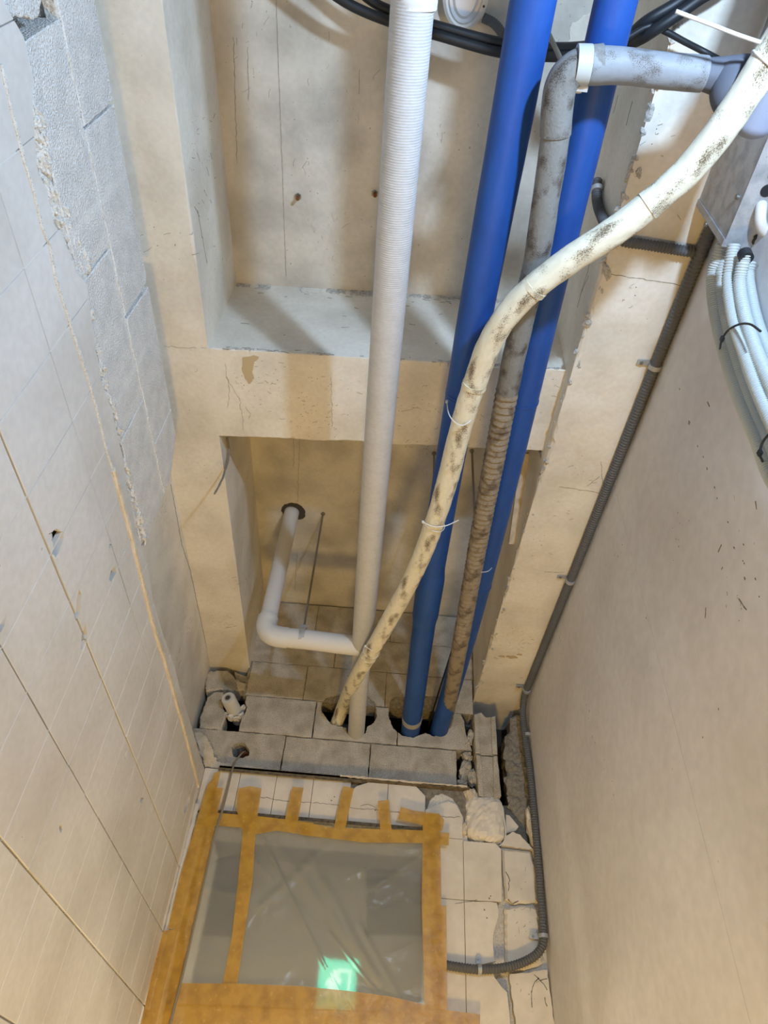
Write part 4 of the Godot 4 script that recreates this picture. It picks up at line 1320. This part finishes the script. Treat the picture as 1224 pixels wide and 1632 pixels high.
func build_conduits() -> void:
	var r := 0.0165
	var x := WALL_R - r - 0.002
	var ch := thing("corrugated_conduit", "long dark grey conduit following the right wall and beam corner down to the doorway", "conduit", Vector3(x, 3.37, -1.0))
	var p: Array = [Vector3(x, 3.355, -0.62), Vector3(x, 3.366, -0.75), Vector3(x, 3.37, -1.2), Vector3(x, 3.37, -2.0), Vector3(x - 0.002, 3.37, -2.75), Vector3(x - 0.006, 3.355, -2.9), Vector3(x - 0.008, 3.3, -2.955), Vector3(x - 0.006, 3.2, -2.965), at_z(-2.962, 846, 1240), at_z(-2.96, 855, 1340), at_z(-2.96, 862, 1430), at_z(-2.962, 866, 1485), at_z(-2.962, 864, 1508), at_z(-2.962, 850, 1525), at_z(-2.962, 815, 1540), at_z(-2.962, 765, 1545), at_z(-2.962, 722, 1540), at_z(-2.975, 694, 1535)]
	var st := begin()
	corrugated(st, p, r, 0.0105, 0.0026, 14)
	part("conduit_run", st, M.conduit, ch)
	var px: Array = [[1055, 585], [915, 926]]
	for k in 2:
		var q := at_y(3.37, px[k][0], px[k][1])
		saddle(["zinc saddle clip on the dark conduit, the one nearest the pale conduits", "zinc saddle clip on the dark conduit halfway along the right beam"][k], Vector3(x, 3.37, q.z), Vector3.BACK, Vector3.DOWN, Vector3.LEFT, r)
	saddle("zinc saddle clip where the dark conduit turns down at the end of the beam", Vector3(x - 0.004, 3.362, -2.86), Vector3.BACK, Vector3.DOWN, Vector3.LEFT, r)
	saddle("zinc saddle clip on the dark conduit just below its downward turn", at_z(-2.963, 841, 1172), Vector3.UP, Vector3.BACK, Vector3.RIGHT, r)
	saddle("zinc saddle clip on the upright conduit just above its bend to the doorway", at_z(-2.962, 866, 1492), Vector3.UP, Vector3.BACK, Vector3.LEFT, r)
	saddle("zinc saddle clip on the level stretch of conduit right of the taped sheet", at_z(-2.962, 764, 1545), Vector3.RIGHT, Vector3.BACK, Vector3.UP, r)
	st = begin()
	corrugated(st, [at_x(0.506, 952, 286), at_x(0.506, 951, 315), at_x(0.506, 957, 340), at_y(3.372, 972, 366), at_y(3.372, 990, 383), at_y(3.374, 1030, 390), at_y(3.374, 1085, 399), at_y(3.374, 1142, 407)], 0.014, 0.0085, 0.003, 14)
	solo("corrugated_conduit", st, M.conduit, "short dark ribbed conduit crossing under the right beam to the metal box", "conduit")
	st = begin()
	clip_ring(st, at_x(0.506, 952, 300), Vector3(0, 0.6, 0.5).normalized(), 0.0145, 0.012)
	plate(st, circle(Vector2(at_x(0.521, 962, 296).z, at_x(0.521, 962, 296).y), 0.012, 0.009, 12), 0.0, 0.002, 0.0, p_right(0.521))
	solo("saddle_clip", st, M.zinc, "zinc clip on the ribbed conduit at the side of the right beam", "pipe clip", "zinc saddle clips on the dark conduit")
	# pale conduits hanging from the box
	var g := "pale ribbed conduits hanging by the right wall"
	var s: Array = [
		["front middle pale ribbed conduit, nearest of the bundle under the metal box", 0.700, [[300, 40], [285, 120], [262, 280], [300, 560], [380, 800], [470, 1050], [560, 1260], [660, 1500]]],
		["pale ribbed conduit ending in a black collar just below the metal box", 0.712, [[385, 100], [368, 150], [338, 300], [372, 520], [440, 740], [540, 975], [660, 1230]]],
		["leftmost pale ribbed conduit of the bundle hanging from the metal box", 0.722, [[215, 40], [195, 110], [152, 260], [172, 520], [240, 800], [330, 1080], [455, 1380], [590, 1700]]],
		["second pale ribbed conduit from the left in the bundle under the metal box", 0.735, [[255, 40], [235, 120], [202, 330], [250, 600], [330, 900], [420, 1150], [530, 1390], [640, 1600]]],
		["rearmost pale ribbed conduit of the bundle, close against the right wall", 0.748, [[410, 160], [395, 240], [405, 350], [450, 560], [540, 800], [640, 1000]]]]
	for k in s.size():
		var pts: Array = []
		for q in s[k][2]:
			pts.append(at_x(s[k][1], 1100 + q[0] * 0.2326, 380 + q[1] * 0.2328))
		var tip: Vector3 = pts[pts.size() - 1]
		pts.append(Vector3(tip.x, 1.5, tip.z + 0.25))
		st = begin()
		corrugated(st, pts, 0.0138, 0.006, 0.0022, 14)
		solo("ribbed_conduit", st, M.pale_conduit, s[k][0], "conduit", g)
	st = begin()
	var cc := at_x(0.712, 1188, 408)
	clip_ring(st, cc, Vector3(0, 1, 0.15).normalized(), 0.0145, 0.02)
	solo("conduit_collar", st, M.black, "black collar round a pale conduit just below the metal box", "collar")
	var yb := [[[1147, 557], [1151, 540], [1160, 527], [1178, 517], [1196, 517], [1212, 528]], [[1215, 735], [1211, 722], [1215, 706], [1226, 692], [1240, 684]]]
	for k in 2:
		var pts: Array = []
		for q in yb[k]:
			pts.append(at_x(0.688 if q != yb[k][0] else 0.712, q[0], q[1]))
		var t := thing("cable_tie", ["black cable tie round the upper part of the pale conduit bundle", "black cable tie round the lower part of the pale conduit bundle"][k], "cable tie", pts[0], "black ties on the pale conduits")
		st = begin()
		tube(st, smooth_path(pts, 0.006), 0.0024, 8, true)
		part("strap", st, M.black_tie, t)
		st = begin()
		box(st, (pts[1] as Vector3) - Vector3(0.003, 0.005, 0.005), (pts[1] as Vector3) + Vector3(0.003, 0.005, 0.005))
		part("tie_head", st, M.black_tie, t)

func build_box() -> void:
	var c := at_y(3.388, 1111, 328)
	var yb: float = at_z(c.z, 1144, 392).y
	var x0 := c.x
	var t := thing("metal_box", "galvanised steel trunking box fixed under the right beam at the right wall", "box", Vector3(x0, yb, c.z))
	var st := begin()
	plate(st, rect(c.z, yb + 0.001, 0.6, 3.389), -0.0015, 0.0, 0.0008, p_right(x0))
	part("side_plate", st, M.zinc, t)
	st = begin()
	box(st, Vector3(x0 - 0.001, yb - 0.0015, c.z), Vector3(WALL_R, yb, 0.6))
	part("base_plate", st, M.zinc, t)
	st = begin()
	box(st, Vector3(x0 + 0.002, yb, c.z), Vector3(WALL_R, 3.388, c.z + 0.0015))
	part("end_plate", st, M.zinc, t)
	st = begin()
	box(st, Vector3(x0 - 0.003, yb, c.z), Vector3(x0 - 0.0005, 3.389, c.z + 0.016))
	part("flange", st, M.zinc, t)
	for q in [[1177, 314], [1127, 358]]:
		st = begin()
		var s := at_x(x0, q[0], q[1])
		sweep(st, straight(s, s + Vector3(-0.006, 0, 0), 0.003), func(_i, _s, _a): return 0.0055, 14)
		part("screw", st, M.steel, t)
	for q in [[1222, 304, 0.013], [1232, 280, 0.010]]:
		st = begin()
		var s := at_y(yb - 0.0015, q[0], q[1])
		plate(st, circle(Vector2(s.x, s.z), q[2], q[2], 24), -0.001, 0.0008, 0.0, p_under(yb - 0.0015))
		part("knockout_shade", st, M.black, t)  # black disc stands for the shade inside an open hole
	st = begin()
	var s2 := at_y(yb - 0.002, 1208, 382)
	rubble(st, s2, Vector3(0.022, 0.008, 0.03), 2.0, 0.6, Basis.IDENTITY, 8)
	part("sealant", st, M.black, t)
	cable("white_cable", "thick white cable looping out of the underside of the metal box", [at_y(yb + 0.02, 1214, 322), at_y(yb - 0.01, 1213, 332), at_y(yb - 0.025, 1212, 352), at_y(yb - 0.025, 1217, 368), at_y(yb - 0.02, 1228, 374), at_y(yb - 0.01, 1250, 372)], 0.0115, M.white_plastic)

func build_small_things() -> void:
	# bulkhead lamp, unlit
	var c := at_y(3.83, 743, -12)
	var lamp := thing("bulkhead_light", "grey oval bulkhead light fixed to the ceiling at the top edge, switched off", "lamp", Vector3(c.x, SLAB, c.z))
	var st := begin()
	var u := p_under(SLAB)
	plate(st, circle(Vector2(c.x, c.z), 0.060, 0.083, 40), 0.0, 0.042, 0.008, u)
	part("housing", st, M.white_plastic, lamp)
	st = begin()
	plate(st, circle(Vector2(c.x, c.z), 0.046, 0.068, 40), 0.042, 0.047, 0.004, u)
	plate(st, circle(Vector2(c.x, c.z), 0.036, 0.056, 40), 0.046, 0.054, 0.008, u)
	part("lens", st, M.lens, lamp)
	for q in [[771, 10], [743, 35]]:
		st = begin()
		var s := at_y(3.824, q[0], q[1])
		plate(st, circle(Vector2(s.x, s.z), 0.003, 0.003, 10), 0.0, 0.003, 0.0, p_under(3.8245))
		part("screw", st, M.black, lamp)
	st = begin()
	corrugated(st, [at_y(3.84, 770, 28), at_y(3.84, 788, 38), at_y(3.842, 803, 58), at_y(3.845, 815, 85), at_y(3.845, 850, 160)], 0.0125, 0.006, 0.0014, 12)
	part("cable_entry", st, M.conduit, lamp)
	# anchors in the slab
	for a in [[475, 313, "bent steel anchor stub in the ceiling left of the white pipe"], [597, 308, "short steel anchor bolt in the ceiling close to the white pipe"]]:
		var q := at_y(SLAB, a[0], a[1])
		var t := thing("anchor_bolt", a[2], "bolt", q, "anchors left in the ceiling")
		st = begin()
		sweep(st, straight(q, q + Vector3(0.004, -0.035, 0.006), 0.004), func(_i, _s, _a): return 0.0055, 10)
		part("stud", st, M.rust, t)
		st = begin()
		sweep(st, straight(q + Vector3(0, 0.002, 0), q + Vector3(0, -0.006, 0), 0.004), func(_i, _s, _a): return 0.011, 6)
		part("nut", st, M.steel, t)
	# timber batten and flake
	var a0 := at_y(3.62, 838, 722)
	var a1 := at_y(3.46, 818, 866)
	var d := (a1 - a0).normalized()
	var sd := d.cross(Vector3.UP).normalized()
	st = begin()
	var bt := begin()
	box(bt, Vector3(-0.018, -0.011, 0), Vector3(0.018, 0.011, a0.distance_to(a1)), Transform3D(Basis(sd, d.cross(sd), d), a0))
	var bo := solo("timber_batten", bt, M.timber, "pale timber batten leaning beyond the cross-beam beside the right blue pipe", "batten")
	st = begin()
	var l := [at_x(-0.57, 362, 698), at_x(-0.565, 365, 722), at_x(-0.56, 358, 752), at_x(-0.555, 352, 768), at_x(-0.55, 342, 787)]
	sweep(st, smooth_path(l, 0.006), func(i, s, an): return 0.0035 + 0.002 * jit.get_noise_2d(s * 300, an * 10), 8)
	solo("paint_flake", st, M.cord, "curled strip of peeling paint hanging under the cross-beam at the left", "paint flake")
	# steel wire end at the right end of the cross-beam
	st = begin()
	tube(st, smooth_path([at_y(3.47, 860, 718), at_y(3.45, 863, 728), at_y(3.42, 866, 745)], 0.005), 0.004, 8)
	solo("wire_end", st, M.steel, "short twisted steel wire end sticking out at the right end of the cross-beam", "wire")
	# capped pipe stub
	var s0 := at_z(-2.93, 363, 1112)
	var sb := thing("pipe_stub", "short capped white pipe stub poking out of the blocks at left", "pipe", s0)
	st = begin()
	var e0 := at_z(-3.02, 373, 1131)
	var sl := (e0 - s0).normalized()
	sweep(st, straight(s0, e0 + sl * 0.08, 0.01), func(_i, s, _a): return 0.0325 - 0.003 * clampf((0.008 - s) / 0.008, 0, 1), 28)
	var body := part("stub_body", st, M.white_plastic, sb)
	st = begin()
	sweep(st, straight(s0 - sl * 0.0015, s0 + sl * 0.002, 0.002), func(_i, _s, _a): return 0.011, 18)
	part("bore_shade", st, M.dark, body)  # dark disc on the cap, with the hollow's shade in its colour
	st = begin()
	sweep(st, straight(s0 - sl * 0.001, s0 + sl * 0.001, 0.002), func(_i, _s, _a): return 0.016, 18)
	part("bore_rim", st, M.grey_tape, body)
	# debris of foil and mortar in the stub's hole
	st = begin()
	for q in [[360, 1140], [367, 1144], [376, 1146], [384, 1142], [386, 1130]]:
		rubble(st, at_z(-3.03, q[0], q[1]), Vector3(rng.randf_range(0.02, 0.04), rng.randf_range(0.008, 0.02), 0.04), 3.0, 0.7, Basis(Vector3.BACK, rng.randf_range(-1, 1)), 7)
	box(st, at_z(-3.05, 380, 1146) - Vector3(0.0, 0.0, 0.05), at_z(-3.05, 391, 1124))
	solo("mortar_debris", st, M.tile, "crumbled white packing in the hole round the capped pipe stub", "debris").set_meta("kind", "stuff")
	st = begin()
	rubble(st, at_z(-3.05, 389, 1203), Vector3(0.05, 0.018, 0.05), 2.2, 0.5, Basis.IDENTITY, 8)
	solo("rusty_pipe_end", st, M.rust, "rusty brown pipe end inside the small hole where the grey cord comes out", "pipe end")

func film_grid(st: SurfaceTool, z: float) -> void:
	var n := 200
	var m := 200
	st.set_smooth_group(0)
	var p: Array[PackedVector3Array] = []
	# drawn creases running down to the right, then small ones
	var creases: Array = [[-0.36, 2.64, -0.06, 2.22, 0.006, 0.006], [-0.06, 2.22, 0.1, 2.03, 0.004, 0.006], [-0.06, 2.33, 0.3, 2.0, 0.006, 0.006], [-0.30, 2.62, 0.28, 2.05, 0.006, 0.02], [-0.1, 2.50, 0.12, 2.2, 0.007, 0.018], [0.05, 2.36, 0.33, 1.98, 0.007, 0.014], [-0.58, 2.45, -0.4, 2.42, 0.005, 0.015], [0.33, 2.66, 0.1, 2.5, 0.005, 0.016], [-0.05, 2.69, -0.32, 2.4, 0.005, 0.016], [-0.2, 2.66, 0.0, 2.3, 0.004, 0.012]]
	for i in 70:
		var c := Vector2(rng.randf_range(-0.58, 0.32), rng.randf_range(1.8, 2.67))
		var d := Vector2.RIGHT.rotated(rng.randf_range(-0.9, 0.7)) * rng.randf_range(0.02, 0.09)
		creases.append([c.x - d.x, c.y - d.y, c.x + d.x, c.y + d.y, rng.randf_range(-0.0022, 0.0032), rng.randf_range(0.004, 0.012)])
	for j in m + 1:
		var row := PackedVector3Array()
		for i in n + 1:
			var x := lerpf(-0.61, 0.345, float(i) / n)
			var y := lerpf(2.70, 1.72, float(j) / m)
			var f := 0.011 * jit.get_noise_2d(x * 28, y * 28) + 0.007 * jit.get_noise_2d(x * 90 + 90, y * 60)
			# drawn creases running down to the right
			for cr in creases:
				var a := Vector2(cr[0], cr[1])
				var b := Vector2(cr[2], cr[3])
				var q := Geometry2D.get_closest_point_to_segment(Vector2(x, y), a, b)
				f += 1.5 * cr[4] * exp(-pow(q.distance_to(Vector2(x, y)) / cr[5], 2.0))
			var edge: float = clampf(minf(minf(x + 0.61, 0.345 - x), 2.70 - y) / 0.05, 0, 1)
			row.append(Vector3(x, y, z + f * edge))
		p.append(row)
	var back := Vector3(0, 0, -0.0012)
	for j in m:
		for i in n:
			quad(st, p[j + 1][i], p[j + 1][i + 1], p[j][i + 1], p[j][i])
			quad(st, p[j][i] + back, p[j][i + 1] + back, p[j + 1][i + 1] + back, p[j + 1][i] + back)
	st.set_smooth_group(-1)

func build_sheet() -> void:
	var z := -2.962
	var t := thing("plastic_sheet", "translucent plastic sheet taped over the doorway with amber packing tape", "sheet", Vector3(-0.13, 2.2, z))
	var st := begin()
	film_grid(st, z)
	part("film", st, M.film, t)
	var strips: Array = [
		[[330, 1254], [343, 1258], [338, 1290], [322, 1364], [296, 1482], [268, 1480], [289, 1390], [312, 1314]],
		[[341, 1256], [356, 1256], [346, 1300], [334, 1364], [308, 1482], [289, 1560], [271, 1640], [258, 1640], [270, 1570], [287, 1482], [318, 1364], [334, 1300]],
		[[260, 1484], [296, 1478], [294, 1550], [276, 1605], [266, 1650], [220, 1660], [240, 1560]],
		[[331, 1250], [339, 1241], [341, 1232], [352, 1230], [349, 1244], [346, 1258], [340, 1280], [330, 1282]],
		[[322, 1302], [348, 1296], [420, 1302], [500, 1312], [500, 1333], [440, 1324], [404, 1331], [390, 1320], [346, 1316], [316, 1320]],
		[[380, 1257], [398, 1253], [417, 1257], [408, 1318], [403, 1400], [391, 1480], [378, 1568], [355, 1568], [370, 1490], [380, 1400], [387, 1325], [377, 1290]],
		[[466, 1254], [484, 1256], [472, 1326], [453, 1312]],
		[[547, 1253], [564, 1257], [550, 1322], [532, 1320]],
		[[602, 1277], [620, 1275], [624, 1324], [606, 1323]],
		[[480, 1310], [533, 1320], [606, 1322], [676, 1324], [716, 1328], [715, 1348], [673, 1344], [580, 1343], [480, 1331]],
		[[639, 1286], [658, 1292], [700, 1297], [708, 1307], [705, 1325], [675, 1316], [634, 1306]],
		[[674, 1298], [693, 1297], [696, 1444], [703, 1640], [678, 1640], [672, 1440]],
		[[683, 1297], [701, 1300], [703, 1420], [706, 1640], [692, 1640], [686, 1440]],
		[[695, 1444], [711, 1444], [713, 1640], [697, 1640]],
		[[287, 1567], [380, 1568], [480, 1572], [560, 1580], [620, 1588], [690, 1604], [690, 1622], [600, 1614], [480, 1610], [360, 1606], [270, 1604]],
		[[264, 1600], [360, 1602], [480, 1608], [600, 1612], [713, 1610], [765, 1617], [764, 1655], [600, 1640], [440, 1632], [260, 1640]]]
	var z0 := z + 0.012
	for k in strips.size():
		var o := end_pts(z0 + 0.0008 * k, strips[k])
		st = begin()
		tape_strip(st, o, z0 + 0.0008 * k, k)
		part("tape_strip", st, M.tape, t)
	# exit sign in the next room
	var c := at_z(-3.5, 537, 1569)
	var hw := 0.088
	var hh := 0.098
	var e := thing("exit_sign", "green lit running-man exit sign glowing through the plastic sheet", "sign", c)
	st = begin()
	plate(st, rect(c.x - hw, c.y - hh, c.x + hw, c.y + hh), -0.03, 0.0, 0.003, p_end(c.z))
	part("sign_case", st, M.white_plastic, e)
	var m := StandardMaterial3D.new()
	var im := exit_image()
	m.albedo_texture = im
	m.emission_enabled = true
	m.emission_texture = im
	m.emission_energy_multiplier = 1.5
	var q := QuadMesh.new()
	q.size = Vector2(hw * 1.84, hh * 1.84)
	var o := MeshInstance3D.new()
	o.name = "lit_panel"
	o.mesh = q
	o.material_override = m
	e.add_child(o, true)
	o.position = Vector3(0, 0, 0.001)
	var l := AreaLight3D.new()
	l.name = "sign_light"
	l.light_color = Color(0.55, 1.0, 0.85)
	l.light_energy = 0.004
	l.area_size = Vector2(hw * 1.84, hh * 1.84)
	l.area_normalize_energy = true
	l.area_range = 6.0
	l.area_attenuation = 2.0
	l.shadow_enabled = true
	e.add_child(l, true)
	l.rotation.y = PI
	l.position = Vector3(0, 0, 0.004)

# tape lies in small waves
func tape_strip(st: SurfaceTool, o: PackedVector2Array, z: float, k: int) -> void:
	var t := Geometry2D.triangulate_polygon(o)
	st.set_smooth_group(0)
	var todo: Array = []
	for i in range(0, t.size(), 3):
		todo.append([o[t[i]], o[t[i + 1]], o[t[i + 2]], 0])
	while not todo.is_empty():
		var q: Array = todo.pop_back()
		var a: Vector2 = q[0]
		var b: Vector2 = q[1]
		var c: Vector2 = q[2]
		var lab := a.distance_to(b)
		var lbc := b.distance_to(c)
		var lca := c.distance_to(a)
		var m := maxf(lab, maxf(lbc, lca))
		if m > 0.022 and q[3] < 9:
			if m == lab:
				todo.append([a, (a + b) / 2, c, q[3] + 1]); todo.append([(a + b) / 2, b, c, q[3] + 1])
			elif m == lbc:
				todo.append([a, b, (b + c) / 2, q[3] + 1]); todo.append([a, (b + c) / 2, c, q[3] + 1])
			else:
				todo.append([a, b, (c + a) / 2, q[3] + 1]); todo.append([b, c, (c + a) / 2, q[3] + 1])
			continue
		if (b - a).cross(c - a) < 0:
			var h := b
			b = c
			c = h
		tri(st, wave(a, z, k), wave(b, z, k), wave(c, z, k))
	st.set_smooth_group(-1)

func wave(p: Vector2, z: float, k: int) -> Vector3:
	return Vector3(p.x, p.y, z + 0.003 + 0.0014 * jit.get_noise_2d(p.x * 30 + k * 5, p.y * 30))

func exit_image() -> ImageTexture:
	var im := Image.create(128, 128, false, Image.FORMAT_RGB8)
	im.fill(Color("46b795"))
	im.fill_rect(Rect2i(8, 8, 112, 112), Color("5fd4b0"))
	# doorway
	im.fill_rect(Rect2i(62, 24, 46, 84), Color("d8fff0"))
	im.fill_rect(Rect2i(70, 32, 30, 76), Color("5fd4b0"))
	# running figure
	var limbs := [[52, 34, 52, 34, 8], [52, 48, 44, 70, 8], [50, 50, 66, 58, 4], [66, 58, 74, 52, 4], [48, 50, 34, 56, 4], [34, 56, 28, 66, 4], [45, 70, 60, 80, 5], [60, 80, 62, 98, 5], [43, 70, 36, 86, 5], [36, 86, 20, 92, 5]]
	for y in 128:
		for x in 128:
			for l in limbs:
				var a := Vector2(l[0], l[1])
				var b := Vector2(l[2], l[3])
				if Geometry2D.get_closest_point_to_segment(Vector2(x, y), a, b).distance_to(Vector2(x, y)) < l[4]:
					im.set_pixel(x, y, Color("e8fff8"))
					break
	return tex(im)

# ------------------------------------------------------------------ unseen lamps, their kind and place chosen to light the corridor
func unseen_panel_lamp(called: String, label: String, at: Vector3, aim: Vector3, color: Color, energy: float, size: float) -> void:
	var t := thing(called, label, "lamp", at)
	aim = aim.normalized()
	var right := aim.cross(Vector3.UP).normalized()
	var b := Basis(right, right.cross(aim), -aim)
	var xf := Transform3D(b, at)
	var h := size * 0.5
	var st := begin()
	box(st, Vector3(-h * 1.3, -h * 1.3, 0.004), Vector3(h * 1.3, h * 1.3, 0.05), xf)
	part("housing", st, M.black, t)
	var m := StandardMaterial3D.new()
	m.albedo_color = color
	m.emission_enabled = true
	m.emission = color
	m.emission_energy_multiplier = 1.0
	st = begin()
	box(st, Vector3(-h, -h, 0.001), Vector3(h, h, 0.004), xf)
	part("lit_panel", st, m, t)
	st = begin()
	sweep(st, straight(at - aim * 0.03 + Vector3(0, -0.07, 0), Vector3(at.x - aim.x * 0.03, 0.0, at.z - aim.z * 0.03), 0.3), func(_i, _s, _a): return 0.012, 12)
	part("stand", st, M.black, t)  # body and stand of an unseen lamp, their form chosen freely
	var l := AreaLight3D.new()
	l.name = "lamp_glow"
	l.light_color = color
	l.light_energy = energy
	l.area_size = Vector2(size, size)
	l.area_normalize_energy = true
	l.area_range = 12.0
	l.area_attenuation = 2.0
	l.shadow_enabled = true
	t.add_child(l, true)
	l.transform = Transform3D(b, aim * 0.003)

func unseen_bulb_lamp(called: String, label: String, at: Vector3, color: Color, energy: float, size: float) -> void:
	var t := thing(called, label, "lamp", at)
	var st := begin()
	var m := StandardMaterial3D.new()
	m.albedo_color = color
	m.emission_enabled = true
	m.emission = color
	m.emission_energy_multiplier = 1.0
	rubble(st, at, Vector3.ONE * size * 2.0, 2.0, 0.0, Basis.IDENTITY, 12)
	part("bulb", st, m, t)
	st = begin()
	sweep(st, straight(at + Vector3(0, -size * 0.9, 0), at + Vector3(0, -size * 0.9 - 0.08, 0), 0.02), func(_i, _s, _a): return size * 0.5, 16)
	part("holder", st, M.black, t)
	var l := OmniLight3D.new()
	l.name = "lamp_glow"
	l.light_color = color
	l.light_energy = energy
	l.light_size = size
	l.omni_range = 12.0
	l.omni_attenuation = 2.0
	l.shadow_enabled = true
	t.add_child(l, true)

func _ready() -> void:
	rng.seed = 20240611
	jit.seed = 5
	jit.frequency = 0.05
	# camera
	var cam := Camera3D.new()
	cam.name = "camera"
	cam.fov = rad_to_deg(2.0 * atan(816.0 / FOCAL))
	cam.near = 0.05
	cam.far = 40.0
	cam.transform = Transform3D(Basis(RIGHT, -DOWN, -AHEAD).orthonormalized(), EYE)
	add_child(cam, true)
	# environment: a closed interior, light from unseen lamps and the exit sign
	var we := WorldEnvironment.new()
	we.name = "environment"
	var env := Environment.new()
	env.background_mode = Environment.BG_COLOR
	env.background_color = Color(0.05, 0.05, 0.05)
	env.tonemap_mode = Environment.TONE_MAPPER_LINEAR
	env.tonemap_exposure = 1.03
	env.sdfgi_enabled = true
	env.ssao_enabled = true
	env.ssil_enabled = true
	we.environment = env
	add_child(we, true)
	make_materials()
	unseen_panel_lamp("unseen_cool_lamp", "unseen cool lamp at the right behind the viewer, placed to cast the pipe shadows", Vector3(0.58, 2.42, 0.38), Vector3(-0.12, 0.7, -0.71), Color(0.77, 0.88, 1.0), 2.55, 0.07)  # out of view, placed so the pipe shadows fall to the left
	unseen_panel_lamp("unseen_warm_lamp", "unseen warm lamp near the floor, placed to light the soffits and end wall", Vector3(0.05, 0.16, -0.9), Vector3(0.0, 0.72, -0.69), Color(1.0, 0.81, 0.44), 2.75, 0.25)  # out of view, placed to warm soffits and end wall from below
	unseen_bulb_lamp("unseen_room_lamp", "unseen pale lamp placed to light the next room beyond the sheet", Vector3(-0.12, 1.45, -3.42), Color(1.0, 0.93, 0.82), 0.5, 0.06)  # out of view, placed low to brighten the far wall behind the sheet
	build_ceiling()
	build_left_wall()
	build_right_wall()
	build_end_wall()
	build_rest_of_shell()
	build_pipes()
	build_hangers()
	build_ties()
	build_cables()
	build_conduits()
	build_box()
	build_small_things()
	build_sheet()
